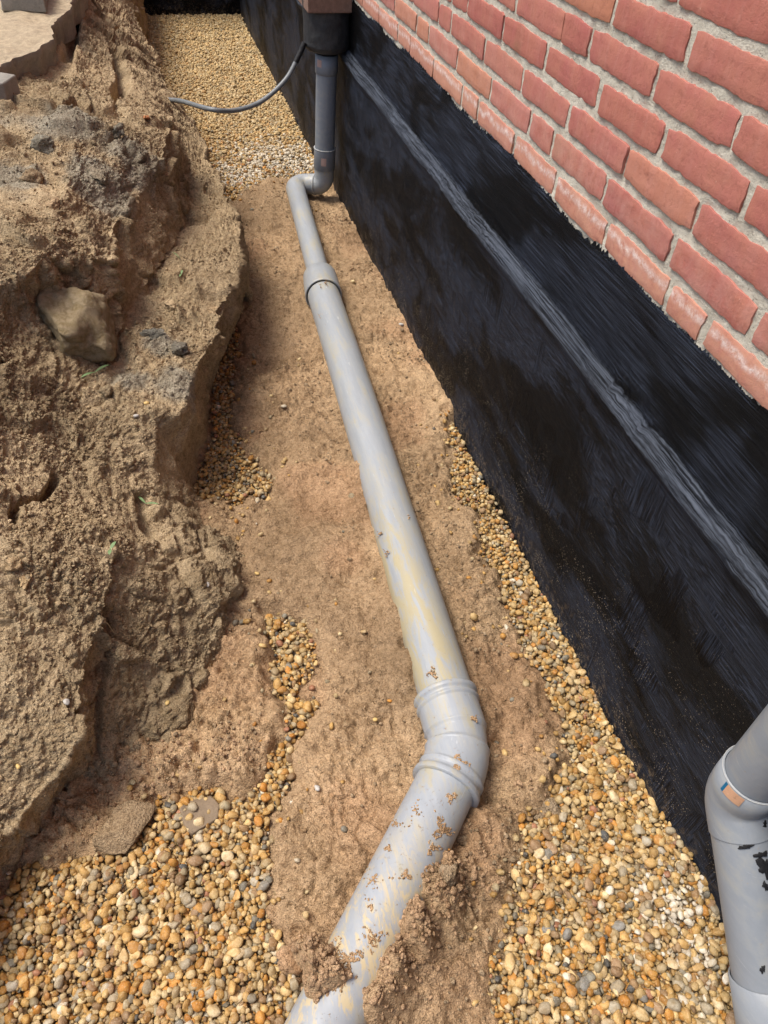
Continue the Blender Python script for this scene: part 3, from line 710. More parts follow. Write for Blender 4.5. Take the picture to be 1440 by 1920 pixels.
def brick_mesh(L, h, seed, nl, nh=6, depth=0.03):
    """a hand-made face brick: flat slab with wandering arrises; front faces -x"""
    r = np.random.default_rng(seed)
    us_ = np.linspace(-1, 1, nl); vs_ = np.linspace(-1, 1, nh)
    us_[1] = -1 + .0016 / (L / 2); us_[-2] = -us_[1]; vs_[1] = -1 + .0016 / (h / 2); vs_[-2] = -vs_[1]
    # rounded profile ring layers from back edge to front field
    U, Vv = np.meshgrid(us_, vs_, indexing='ij')
    yy = U * L / 2; zz = Vv * h / 2
    rim = 0.0035
    e = np.stack([np.zeros_like(yy), yy, zz], -1)
    off = seed * 3.7
    wy = 0.0022 * vnoise(np.stack([U * 0 + off, Vv * 2 + off, np.sign(U) * 5], -1)) + 0.0018 * vnoise(np.stack([U * 0 + off, zz * 160, np.sign(U) * 3], -1))
    wz = 0.0020 * vnoise(np.stack([yy * 22 + off, np.sign(Vv) * 4.3, U * 0], -1)) + 0.0014 * vnoise(np.stack([yy * 110 + off, np.sign(Vv) * 9.1, U * 0], -1))
    e[..., 1] += wy * np.abs(U) ** 2; e[..., 2] += wz * np.abs(Vv)
    # pull corners in
    cor = np.clip(np.abs(U) - (1 - 0.010 / (L / 2)), 0, 1) * (L / 2) * np.clip(np.abs(Vv) ** 6, 0, 1)
    e[..., 2] -= np.sign(Vv) * cor * 0.22
    e[..., 0] += 0.0005 * vnoise(np.stack([yy * 30 + off, zz * 45, U * 0 + 2], -1)) + 0.0005 * vnoise(np.stack([yy * 6, zz * 10 + off, U * 0], -1))
    bd = ((np.abs(U) > 0.999) | (np.abs(Vv) > 0.999))
    e[..., 0] += np.where(bd, 0.0006, 0)
    front = e.reshape(-1, 3); F = list(map(tuple, grid_faces(nl, nh)))
    ring = [i * nh for i in range(nl)] + [(nl - 1) * nh + j for j in range(1, nh)] + [i * nh + nh - 1 for i in range(nl - 2, -1, -1)] + [j for j in range(nh - 2, 0, -1)]
    b1 = front[ring].copy(); b2 = b1 + np.array([depth, 0, 0])
    Vt = np.concatenate([front, b1, b2]); n0 = len(front); m_ = len(ring)
    for k in range(m_):
        k2 = (k + 1) % m_
        F.append((n0 + k, n0 + m_ + k, n0 + m_ + k2, n0 + k2))
    return Vt, np.array(F)
us_pos = [i * 0.04 for i in range(10)]
cache = {}
bi = 0
for k in JOINTS:
    J = JOINTS[k]
    for a, b in zip(J[:-1], J[1:]):
        if a > 1.95: continue
        L = b - a - 0.0125; key = (round(L / 0.01), bi % 5)
        hh = H - 0.0150
        if key not in cache:
            Vt, Fq = brick_mesh(round(L / 0.01) * 0.01, hh, 10 + len(cache), max(5, int(L / 0.006)), 8)
            o = mesh_np('brick', Vt, Fq, BRICK, house); cache[key] = o.data
        else:
            o = bpy.data.objects.new('brick', cache[key]); link(o, house)
        o.matrix_parent_inverse = Matrix.Identity(4)
        m = Matrix.Translation(Vector((RNG.normal(0, 0.0005) - .0006, (a + b) / 2 + RNG.normal(0, 0.001), H * (k + 0.5) + RNG.normal(0, 0.0009) + 0.002)) - Vector(house.location))
        if bi % 2: m = m @ Matrix.Rotation(math.pi, 4, 'X')
        o.matrix_local = m @ Matrix.Rotation(RNG.normal(0, 0.004), 4, 'X'); bi += 1
def box_arrays(lst):
    V_, F_ = [], []
    for (x0, x1, y0, y1, z0, z1) in lst:
        n = len(V_); V_ += [(x0, y0, z0), (x1, y0, z0), (x1, y1, z0), (x0, y1, z0), (x0, y0, z1), (x1, y0, z1), (x1, y1, z1), (x0, y1, z1)]
        F_ += [(n, n + 3, n + 2, n + 1), (n + 4, n + 5, n + 6, n + 7), (n, n + 1, n + 5, n + 4), (n + 1, n + 2, n + 6, n + 5), (n + 2, n + 3, n + 7, n + 6), (n + 3, n, n + 4, n + 7)]
    return np.array(V_), np.array(F_)
bl = []
for k in range(0, 42):
    y = -3.0 + 0.11 * (k % 2); z0 = H * k
    while y < 5.3:
        if k >= 8 or y > 2.1 or y + .22 < -1.2:
            if not (k < 8 and -1.3 < y < 2.0): bl.append((0.0, 0.05, y, y + 0.21, z0 + 0.007, z0 + H - 0.004))
        y += 0.22
Vb, Fb = box_arrays(bl)
o = mesh_np('brickwork', Vb, Fb, BRICK, house, False); tag(o, kind='stuff')
# mortar sheet, fine where seen
ym = np.concatenate([np.arange(-3, -1.2, 0.1), np.arange(-1.2, 2.2, 0.0060), np.arange(2.2, 5.4, 0.1)]); zm = np.concatenate([np.arange(-0.03, 0.52, 0.0055), np.arange(0.52, 2.6, 0.1)])
Ym, Zm = np.meshgrid(ym, zm, indexing='ij'); Pm = np.stack([Ym * 0, Ym, Zm], -1)
Pm[..., 0] = 0.0026 + np.maximum(-0.0012, 0.0018 * fbm(Pm, 30, 3, 0.6, seed=300) + 0.0010 * fbm(Pm, 140, 2, seed=310))
o = mesh_np('mortar', Pm.reshape(-1, 3), grid_faces(len(ym), len(zm))[:, ::-1], MORT, house)
# wall core so that nothing shines through
Vb, Fb = box_arrays([(0.03, 0.30, -3, 5.4, -1.2, 2.6)]); mesh_np('wall_core', Vb, Fb, MORT, house, False)

# bitumen coating: profile down the wall, ragged brushed top edge
prof = [(-.0035, .006), (-.0045, -.06), (-.005, -.150), (-.0065, -.160), (-.012, -.166), (-.027, -.182), (-.0300, -.192), (-.025, -.212), (-.024, -.84)]
pz, px_ = [], []
cn = [10, 14, 6, 5, 12, 4, 4, 34]
for (a, b, n) in zip(prof[:-1], prof[1:], cn):
    for t in range(n): px_.append(a[0] + (b[0] - a[0]) * t / n); pz.append(a[1] + (b[1] - a[1]) * t / n)
px_.append(prof[-1][0]); pz.append(prof[-1][1]); px_ = np.array(px_); pz = np.array(pz)
yb = np.concatenate([np.arange(-3, -1.25, 0.03), np.arange(-1.25, 2.15, 0.0025), np.arange(2.15, 5.32, 0.012)])
Yb, Ib = np.meshgrid(yb, np.arange(len(pz)), indexing='ij'); B = np.stack([px_[Ib], Yb, pz[Ib]], -1)
zero = np.zeros_like(yb); E1 = np.stack([yb, zero, zero], -1)
rag = -.003 + 0.009 * fbm(E1, 9, 3, 0.6, seed=320) + 0.012 * np.abs(fbm(E1, 95, 2, 0.7, seed=330)) * (0.3 + smooth(-.2, .5, fbm(E1, 6, 2, seed=334))) - 0.002 + 0.0065 * (RNG.uniform(size=len(yb)) ** 2)
fall = np.clip(1 + (B[..., 2] - 0.010) / 0.05, 0, 1) ** 2
B[..., 2] += (rag[:, None]) * fall
Q = B.copy()
d = 0.0016 * fbm(Q * np.array([1, 3, 40]), 1, 3, seed=340) + 0.004 * fbm(Q, 3.5, 3, seed=345)
ledm = smooth(-.145, -.162, B[..., 2]) * smooth(-.210, -.188, B[..., 2])
d += ledm * (0.0022 * fbm(Q * np.array([1, 7, 130]), 1, 4, 0.7, seed=350) + 0.0012 * fbm(Q, 120, 2, seed=351) + 0.0028 * fbm(Q, 26, 3, seed=355) * smooth(0.1, 0.6, fbm(Q * np.array([1, 1, .2]), 5, 2, seed=357)))
d += (B[..., 2] > -.14) * 0.0022 * fbm(Q * np.array([1, 5, 70]), 1, 3, seed=360)
# trowelled blobs on the ledge
for p_, s_ in (((915, 438), .022), ((1175, 735), .030), ((1150, 715), .02), ((1210, 790), .024), ((1395, 1065), .02)):
    c = onx(p_, -0.016); d -= 0.0 ; r2 = ((B - c) ** 2).sum(-1); d += 0.008 * np.exp(-r2 / s_ ** 2) * (0.6 + 0.8 * fbm(B, 60, 2, seed=370))
top = smooth(0.0, 0.012, B[..., 2] * 0 + 0.012)
B[..., 0] -= np.maximum(d, -0.0015)
B[:, 0, 0] = 0.0012
o = mesh_np('bitumen_coating', B.reshape(-1, 3), grid_faces(len(yb), len(pz)), BIT, house)

# far end wall, same coating
end = empty('end_wall', (-0.5, 5.24, -0.75), 'black bitumen-coated wall closing the far end of the trench', 'wall')
xe = np.linspace(-1.6, 0.0, 160); ze = np.linspace(-0.95, 0.6, 120); Xe, Ze = np.meshgrid(xe, ze, indexing='ij')
E = np.stack([Xe, Xe * 0 + 5.24, Ze], -1); E[..., 1] += 0.006 * fbm(E, 5, 3, seed=380)
mesh_np('bitumen_coating', E.reshape(-1, 3), grid_faces(len(xe), len(ze)), BIT, end)
Vb, Fb = box_arrays([(-1.6, 0.0, 5.26, 5.5, -1.0, 0.62)]); mesh_np('wall_core', Vb, Fb, MORT, end, False)

# ------------------------------------------------------------------ tubes
def path_fillet(pts, rads, n=14):
    pts = [np.array(p, float) for p in pts]; out = [pts[0]]
    for i in range(1, len(pts) - 1):
        a, b, c = pts[i - 1], pts[i], pts[i + 1]; r = rads[i - 1]
        u = (a - b) / np.linalg.norm(a - b); v = (c - b) / np.linalg.norm(c - b)
        ang = math.acos(np.clip(u @ v, -1, 1)); t = r / math.tan(ang / 2)
        p0 = b + u * t; p1 = b + v * t
        bis = (u + v) / np.linalg.norm(u + v); o_ = b + bis * (r / math.sin(ang / 2))
        w0 = p0 - o_; w1 = p1 - o_; th = math.acos(np.clip(w0 @ w1 / r / r, -1, 1))
        for k in range(n + 1):
            s = k / n; out.append(o_ + (math.sin((1 - s) * th) * w0 + math.sin(s * th) * w1) / math.sin(th))
    out.append(pts[-1]); return np.array(out)
def sweep(P_, rad, nseg=40, Tc=None):
    """tube along P_ with per-point radius"""
    P_ = np.asarray(P_, float); n = len(P_); rad = np.full(n, rad) if np.isscalar(rad) else np.asarray(rad, float)
    T = np.zeros_like(P_)
    dseg = np.diff(P_, axis=0); L = np.linalg.norm(dseg, axis=1)
    good = [k for k in range(n - 1) if L[k] > 1e-7]
    for i in range(n):
        pv = [k for k in good if k < i]; nx = [k for k in good if k >= i]
        t = np.zeros(3)
        if pv: t = t + dseg[pv[-1]] / L[pv[-1]]
        if nx: t = t + dseg[nx[0]] / L[nx[0]]
        T[i] = t / (np.linalg.norm(t) + 1e-12) if Tc is None else Tc
    x = np.cross(T[0], [0.3, 0.1, 1.0]); x /= np.linalg.norm(x); Vt = []
    a = np.linspace(0, 2 * np.pi, nseg, endpoint=False)
    for i in range(n):
        x = x - (x @ T[i]) * T[i]; x /= np.linalg.norm(x); y = np.cross(T[i], x)
        Vt.append(P_[i] + rad[i] * (np.cos(a)[:, None] * x + np.sin(a)[:, None] * y))
    Vt = np.array(Vt).reshape(-1, 3); F = []
    for i in range(n - 1):
        for k in range(nseg):
            k2 = (k + 1) % nseg; F.append((i * nseg + k, i * nseg + k2, (i + 1) * nseg + k2, (i + 1) * nseg + k))
    return Vt, np.array(F)
def tube(name, P_, rad, mat, parent, nseg=40, label=None, Tc=None):
    V_, F_ = sweep(P_, rad, nseg, Tc); o = mesh_np(name, V_, F_, mat, parent)
    if label: o['label'] = label
    return o
def lathe(name, A, Bp, prof_, mat, parent, nseg=44, label=None):
    """profile [(distance along A->B, radius)]"""
    A = np.array(A, float); D = np.array(Bp, float) - A; D /= np.linalg.norm(D)
    return tube(name, np.array([A + D * s for s, _ in prof_]), [r for _, r in prof_], mat, parent, nseg, label, D)
def patch_on_tube(name, A, Bp, rad, s0, s1, a0, a1, mat, parent, ref, n=8):
    A = np.array(A, float); D = np.array(Bp, float) - A; D /= np.linalg.norm(D)
    x = np.array(ref, float); x -= (x @ D) * D; x /= np.linalg.norm(x); y = np.cross(D, x)
    V_ = []
    for s in np.linspace(s0, s1, n):
        for a in np.linspace(a0, a1, n): V_.append(A + D * s + rad * (math.cos(a) * x + math.sin(a) * y))
    return mesh_np(name, V_, grid_faces(n, n), mat, parent)

# far downpipe and the drain run it feeds (one plumbed piece)
drain = empty('drain_pipe', (-0.3, 0.4, ZP), 'long grey plastic drain line lying half buried in sand down the middle of the trench', 'pipe')
r8, r11 = 0.040, 0.055
dt, db = np.array([-0.0765, 1.975, -0.155]), np.array([-0.089, 1.975, -0.575])
ax_ = (db - dt) / np.linalg.norm(db - dt)
lathe('downpipe', dt, db, [(0, .0365), (.028, .0365), (.029, .0435), (.028, .0395), (0.10, .0395), (.11, .0395), (.43, .0395)], PVC, drain)
lathe('coupling', dt + ax_ * .028, db, [(0, .0385), (0, .0432), (.062, .0432), (.064, .041), (.066, .0395)], PVC, drain)
lathe('rubber_seal', dt + ax_ * .004, db, [(0, .0372), (0, .0385), (.026, .0385), (.028, .0372)], RUB, drain)
eb = db + ax_ * 0.105
stub = np.array([-0.150, 2.010, -0.672]); elb = np.array([-0.091, 1.980, -0.668])
Pth = path_fillet([db - ax_ * .02, elb, stub], [0.041], 16)
lathe('elbow_socket', db - ax_ * .055, db, [(0, .0405), (-.001, .0432), (0.006, .0440), (.012, .0432), (.075, .0432), (.078, .0405)], PVC, drain)
lathe('sealing_ring', db - ax_ * .056, db, [(-.002, .0405), (-.002, .0448), (.0016, .0448), (.0016, .0405)], SEAL, drain)
tube('elbow', Pth, .0405, PVC_D, drain)
dS = (stub - elb) / np.linalg.norm(stub - elb)
lathe('sealing_ring', elb + dS * .036, stub, [(0, .040), (0, .0432), (.006, .0432), (.006, .040)], SEAL, drain)
bx_ = np.array([-0.208, 2.040, -0.676]); redend = np.array([-0.2570, 1.24, ZP - .001])
Pth = path_fillet([elb + dS * .03, bx_, redend], [0.0405], 18)
tube('inlet_pipe', Pth, .0395, PVC_D, drain, label='narrow grey pipe between the far elbow and the reducer collar')
A, Bq = redend, RUN[0]
lathe('reducer_collar', np.array([-.2545, 1.268, ZP]), RUN[0], [(-.022, .0395), (-.004, .040), (0, .0555), (.004, .0590), (.034, .0595), (.038, .0608), (.060, .0608), (.064, .0618), (.118, .0622), (.122, .0634), (.134, .0634), (.1345, .0600), (.128, .0560)], PVC_D, drain)
Pm_ = np.array([RUN[0] * (1 - t) + RUN[1] * t + np.array([0.004 * math.sin(3.0 * t), 0, 0.003 * math.sin(6 * t)]) for t in np.linspace(0, 1, 40)])
tube('main_pipe', Pm_, r11, PVC_D, drain, 56, label='widest straight pipe with yellowish mud smears')
mc = NT
# bend with two sockets and moulded ribs
d1 = (RUN[1] - RUN[0]); d1 /= np.linalg.norm(d1)
d2 = (LOW_END - BEND); d2 /= np.linalg.norm(d2)
bendp = path_fillet([BEND - d1 * .16, BEND + d1 * .012, BEND + d1 * .012 + d2 * .19], [0.15], 30)
seg = np.linalg.norm(np.diff(bendp, axis=0), axis=1); arc = np.concatenate([[0], np.cumsum(seg)]); Ltot = arc[-1]
ss = np.linspace(0, Ltot, 150); bp = np.stack([np.interp(ss, arc, bendp[:, k]) for k in range(3)], 1)
i0, i1 = 22, 104
bp = bp[i0:i1]; ss = ss[i0:i1] - ss[i0]; LL = ss[-1]
rr = np.full(len(ss), 0.0600)
rr += 0.0045 * smooth(0.014, 0.006, ss) ; rr += 0.0035 * (np.abs(ss - 0.022) < 0.003)
rr += 0.0048 * smooth(LL - 0.016, LL - 0.008, ss); rr += 0.003 * (np.abs(ss - (LL - 0.026)) < 0.003)
rr -= 0.0035 * smooth(0.075, 0.080, ss) * smooth(LL - 0.078, LL - 0.083, ss)
rr += 0.002 * (np.abs(ss - 0.079) < 0.003) + 0.002 * (np.abs(ss - LL + 0.082) < 0.003)
bp = np.concatenate([bp[:1], bp, bp[-1:]]); rr = np.concatenate([[0.054], rr, [0.054]])
tube('pipe_bend', bp, rr, PVC_E, drain, 64, label='ribbed bend with sand clinging to it')
S0 = bp[-1] - d2 * 0.05; S1 = LOW_END
tube('lower_pipe', np.array([S0 * (1 - t) + S1 * t for t in np.linspace(0, 1, 20)]), r11, PVC_E, drain, 56, label='short nearest pipe length partly covered by sand')
# small printed stickers
patch_on_tube('sticker', db, db - ax_, .0438, .0, .030, -.28, .20, STKP, drain, (-0.25, -1, 0))
patch_on_tube('sticker', dt, db, .0438, .042, .066, .42, .90, STKP, drain, (-0.25, -1, 0))
# sand clinging to the pipes
def cling(spots, name_parent, tn=(1.5, 1.27, 1.08)):
    Cs, Ss = [], []
    for (px, py, wpx, n, A_, B_, rad) in spots:
        A_, B_ = np.array(A_), np.array(B_); D = (B_ - A_) / np.linalg.norm(B_ - A_)
        for _ in range(n):
            rr_, th = wpx * math.sqrt(random.random()) , random.random() * 6.283
            rr_ *= 0.55 + 0.45 * math.sin(3 * th + px); q = (px + rr_ * math.cos(th), py + rr_ * math.sin(th))
            dd = ray(q); dd = dd / np.linalg.norm(dd)
            oc = CAM - A_; a_ = dd - (dd @ D) * D; b_ = oc - (oc @ D) * D
            qa, qb, qc = a_ @ a_, 2 * a_ @ b_, b_ @ b_ - rad ** 2; disc = qb * qb - 4 * qa * qc
            if disc < 0: continue
            t = (-qb - math.sqrt(disc)) / (2 * qa); Cs.append(CAM + dd * t); Ss.append(random.uniform(0.0010, 0.0028))
    crumbs('clinging_sand', np.array(Cs), np.array(Ss), np.ones((len(Cs), 3)) * np.array(tn) * RNG.uniform(.85, 1.15, (len(Cs), 1)), name_parent)
LA, LB = tuple(S0), tuple(LOW_END); MA, MB = tuple(RUN[0]), tuple(RUN[1])
bendA = tuple(bp[60] - np.array([0, .1, 0])); 
cling([(700, 1650, 45, 60, LA, LB, .0552), (620, 1780, 30, 160, LA, LB, .0556), (742, 1545, 12, 40, LA, LB, .0552), (862, 1432, 20, 260, tuple(bp[-1] - d2 * .1), LB, .0600), (890, 1347, 9, 60, tuple(bp[0]), tuple(bp[40]), .0600), (845, 1495, 14, 70, LA, LB, .0552), (830, 1555, 26, 260, LA, LB, .0552), (812, 1590, 16, 80, LA, LB, .0552),
       (780, 1520, 40, 30, LA, LB, .0552), (728, 1590, 8, 40, LA, LB, .0552), (760, 1640, 14, 60, LA, LB, .0552), (695, 1700, 8, 30, LA, LB, .0552), (700, 1760, 30, 90, LA, LB, .0552), (650, 1800, 34, 260, LA, LB, .0556), (610, 1840, 40, 260, LA, LB, .0556),
       (768, 970, 6, 12, MA, MB, .0552), (712, 1000, 8, 16, MA, MB, .0552), (725, 1035, 10, 16, MA, MB, .0552), (600, 590, 8, 12, MA, MB, .0552), (610, 530, 14, 30, MA, MB, .0608), (810, 1262, 14, 40, MA, MB, .0552)], drain)

# near downpipe at the right edge
nd_ = empty('downpipe', (-0.09, -1.0, -0.70), 'scuffed grey downpipe with a cranked elbow at the right edge beside the black wall', 'pipe')
c0 = onx((1392, 1478), -0.075)
up = c0 + np.array([0.0, 0.0, 0.9]); knee = c0 + np.array([0, 0, -0.025])
lowb = onx((1437, 1885), -0.075)
dl = (lowb - knee) / np.linalg.norm(lowb - knee)
lathe('upper_pipe', knee, up, [(0.02, .040), (1.0, .040)], PVC_C, nd_)
lathe('elbow_socket', knee, up, [(0.012, .0425), (0.030, .0438), (0.070, .0438), (0.0705, .041)], PVC_C, nd_)
lathe('sealing_ring', knee, up, [(0.0698, .0430), (0.0698, .0441), (0.0708, .0441), (0.0708, .0430)], SEAL, nd_)
Pth = path_fillet([knee + np.array([0, 0, .03]), knee, knee + dl * .05], [0.05], 14)
tube('elbow', Pth, .0430, PVC_C, nd_)
lathe('lower_pipe', knee, lowb, [(.040, .0412), (.052, .0412), (.30, .0414), (.62, .0414)], PVC_C, nd_)
Lk = np.linalg.norm(lowb - knee)
lathe('socket', knee, lowb, [(Lk - .045, .0428), (Lk - .044, .0450), (Lk + .03, .0452), (Lk + .12, .0452)], PVC_C, nd_)
zr = np.array([0, 0, 1.0])
ref = (ony((1372, 1493), c0[1] - .04) - c0); ref[2] = 0
def angle_patch(px, py, z0, z1, w_, mat):
    # find angle on the socket cylinder where the picture shows the sticker
    dd = ray((px, py)); dd /= np.linalg.norm(dd); oc = CAM - knee
    a_ = dd[:2]; b_ = oc[:2]; qa, qb, qc = a_ @ a_, 2 * a_ @ b_, b_ @ b_ - .0442 ** 2; disc = max(0, qb * qb - 4 * qa * qc)
    t = (-qb - math.sqrt(disc)) / (2 * qa); h = CAM + dd * t - knee
    return h
h = angle_patch(1374, 1493, 0, 0, 0, None)
rf = (h[0], h[1], 0)
patch_on_tube('sticker', knee, up, .0445, h[2] - .011, h[2] + .011, -.30, .30, STK, nd_, rf)
patch_on_tube('sticker_edge', knee, up, .0446, h[2] - .011, h[2] + .011, -.40, -.302, STKB, nd_, rf)
# dabs of bitumen on the near pipe: raised irregular blots on its surface
def blot(px, py, size, aspect, parent, seed):
    A_, D = knee, dl; dd = ray((px, py)); dd /= np.linalg.norm(dd); oc = CAM - A_
    a_ = dd - (dd @ D) * D; b_ = oc - (oc @ D) * D; qa, qb, qc = a_ @ a_, 2 * a_ @ b_, b_ @ b_ - .0427 ** 2; disc = qb * qb - 4 * qa * qc
    if disc < 0: return
    t = (-qb - math.sqrt(disc)) / (2 * qa); h = CAM + dd * t; s_ = (h - A_) @ D; x = h - A_ - s_ * D; x /= np.linalg.norm(x); y = np.cross(D, x)
    V_, F_ = [], []; n = 26; r_ = np.random.default_rng(seed); ph = r_.uniform(0, 6.28, 4)
    for k, f in enumerate((1.0, .8, .4, 0.01)):
        for j in range(n):
            a = 2 * math.pi * j / n; q = size * f * (1 + .35 * math.sin(2 * a + ph[0]) + .22 * math.sin(5 * a + ph[1]) + .12 * math.sin(9 * a + ph[2]))
            th = q * math.cos(a) / aspect / .0427; V_.append(A_ + D * (s_ + q * math.sin(a)) + (.0424 + (.0011 if k else 0)) * (math.cos(th) * x + math.sin(th) * y))
    for k in range(3):
        for j in range(n): F_.append((k * n + j, k * n + (j + 1) % n, (k + 1) * n + (j + 1) % n, (k + 1) * n + j))
    mesh_np('bitumen_blot', V_, F_, RUB, parent)
blot(1436, 1628, .0135, 1.2, nd_, 1); blot(1428, 1603, .005, .6, nd_, 2); blot(1430, 1818, .006, 2.0, nd_, 3); blot(1398, 1588, .003, .3, nd_, 4); blot(1434, 1545, .004, .8, nd_, 5); blot(1436, 1662, .006, 1.4, nd_, 6)

# ------------------------------------------------------------------ black casing and brick pier above the far downpipe
cas = empty('pipe_casing', (-0.072, 1.99, -0.17), 'round black bitumen-smeared casing hanging above the far grey downpipe', 'pipe casing')
sec = [(-.172, .040), (-.172, .070), (-.166, .082), (-.152, .0895), (-.12, .091), (-.02, .0915), (.02, .0915)]
zs = [s[0] for s in sec]; a = np.linspace(0, 2 * np.pi, 72, endpoint=False); V_ = []
for k, zz in enumerate(np.interp(np.linspace(0, 6, 60), range(7), zs)):
    rr_ = np.interp(k / 59 * 6, range(7), [s[1] for s in sec])
    for t in a: V_.append((math.cos(t) * rr_, math.sin(t) * rr_, zz))
V_ = np.array(V_); rn = V_[:, :2] / (np.linalg.norm(V_[:, :2], axis=1, keepdims=True) + 1e-9)
V_[:, :2] += rn * (0.003 * fbm(V_, 18, 3, seed=390)[:, None]); V_ += np.array([-0.072, 1.985, 0])
F_ = [(k * 72 + j, k * 72 + (j + 1) % 72, (k + 1) * 72 + (j + 1) % 72, (k + 1) * 72 + j) for k in range(59) for j in range(72)]
casm = simple('smeared_bitumen', (0.016, 0.016, 0.018), 0.5, 0.55, 30, 0.004, 0.5, (0.045, 0.047, 0.048))
mesh_np('casing_shell', V_, np.array(F_), casm, cas)
Vb, Fb = box_arrays([(-.10, -.045, 1.955, 2.02, -.171, -.1715 + .01)]); mesh_np('casing_base', Vb, Fb, casm, cas, False)
pier = empty('brick_pier', (-0.06, 2.0, -0.03), 'brown brick pier ending just above the round black casing', 'pier')
import bmesh
def rbox(name, lo, hi, mat, parent, bev=0.004, sub=0, noise_=0.0, seed=0):
    bm = bmesh.new(); bmesh.ops.create_cube(bm, size=1.0)
    lo, hi = np.array(lo), np.array(hi)
    for v in bm.verts: v.co = Vector(((np.array(v.co) + .5) * (hi - lo) + lo))
    bmesh.ops.bevel(bm, geom=bm.edges[:], offset=bev, segments=2, profile=.6, affect='EDGES')
    if sub: bmesh.ops.subdivide_edges(bm, edges=bm.edges[:], cuts=sub, use_grid_fill=True)
    if noise_:
        co = np.array([v.co[:] for v in bm.verts]); c_ = (lo + hi) / 2
        dn_ = co - c_; dn_ /= np.linalg.norm(dn_, axis=1, keepdims=True); nz = noise_ * fbm(co, 14, 4, .6, seed=seed)
        for v, a_, b_ in zip(bm.verts, dn_, nz): v.co += Vector(a_ * b_)
    me = bpy.data.meshes.new(name); bm.to_mesh(me); bm.free(); me.materials.append(mat)
    for p_ in me.polygons: p_.use_smooth = bool(sub)
    o = bpy.data.objects.new(name, me); link(o, parent)
    if parent is not None: o.matrix_parent_inverse = Matrix.Translation(-Vector(parent.location))
    return o
for k in range(6):
    z0 = -.036 + k * H
    xs_ = [(-.163, -.004)] if k % 2 == 0 else [(-.163, -.108), (-.098, -.004)]
    for (xa, xb) in xs_:
        rbox('brick', (xa, 1.885, z0), (xb, 2.095, z0 + H - .010), CORB, pier, .004)
Vb, Fb = box_arrays([(-.157, -.001, 1.892, 2.09, -.030, .34)]); mesh_np('mortar', Vb, Fb, MORT, pier, False)

# grey cable from the casing to the bank
cab = [onx((571, 78), -.163), None, None, None, None, None]
cp = [(571, 80, 1.96), (560, 105, 1.95), (535, 150, 1.92), (490, 190, 1.88), (440, 207, 1.84), (395, 205, 1.80), (350, 190, 1.78), (312, 178, 1.78)]
pts = [ony((a_, b_), y_) for a_, b_, y_ in cp]
def catmull(p, n=10):
    p = [2 * p[0] - p[1]] + list(p) + [2 * p[-1] - p[-2]]; out = []
    for i in range(1, len(p) - 2):
        for k in range(n):
            t = k / n; out.append(.5 * ((2 * p[i]) + (-p[i - 1] + p[i + 1]) * t + (2 * p[i - 1] - 5 * p[i] + 4 * p[i + 1] - p[i + 2]) * t ** 2 + (-p[i - 1] + 3 * p[i] - 3 * p[i + 1] + p[i + 2]) * t ** 3))
    out.append(p[-2]); return np.array(out)
hb = hit(318, 180)
pts[-1] = hb[0] - hb[1] * 0.02; pts[-2] = pts[-1] * .62 + pts[-3] * .38 + np.array([0, 0, .006])
cpth = catmull(pts)
cable = empty('cable', tuple(pts[4]), 'thick grey cable sagging from the black casing across the gravel into the bank', 'cable')
CABM = simple('grey_cable_sheath', (0.17, 0.185, 0.19), 0.2, 0.45, 30, 0.0005, 0.5)
tube('sheath', cpth, .0085, CABM, cable, 14)
tube('tar_sleeve', cpth[:14] + 0, .0100, RUB, cable, 14)

# ------------------------------------------------------------------ slab, blocks and stones on the bank
def stone_thing(name, px, py, size, rot, mat, label, cat, seed, facets=6, sub=4, sink=0.3, group=None, colr=None, noise_=0.12, cut=.92, hr=(0.45, 0.8)):
    """one stone resting where the photograph shows it"""
    h = hit(px, py)
    V0 = ICO[sub][0].copy(); r = np.random.default_rng(seed)
    for _ in range(facets):
        n = r.normal(size=3); n /= np.linalg.norm(n); hh = r.uniform(*hr); d_ = V0 @ n; V0 -= np.maximum(0, d_ - hh)[:, None] * n * cut
    V0 = V0 * (1 + noise_ * fbm(V0, 1.6, 4, .55, seed=seed))[:, None] * np.array(size)
    V0 -= 0 
    o = mesh_np(name, V0, ICO[sub][1], mat, None, True, np.repeat(np.array([colr or (1, 1, 1)], float), len(V0), 0))
    o.location = Vector(h[0] + np.array([0, 0, size[2] * (1 - 2 * sink)])); o.rotation_euler = rot
    tag(o, label, cat, group); return o
BOULD = simple('mossy_rubble', (0.35, 0.28, 0.18), 0.45, 0.95, 60, 0.014, 0.15, (0.22, 0.165, 0.085))
stone_thing('boulder', 142, 618, (.088, .115, .100), (.15, -.25, .25), BOULD, 'large rounded ochre boulder embedded in the earth bank at left', 'boulder', 52, 8, 5, .46, None, None, .17, .8, (.62, .86))
FLAT = simple('flat_brown_stone', (0.235, 0.175, 0.115), 0.25, 0.8, 30, 0.003)
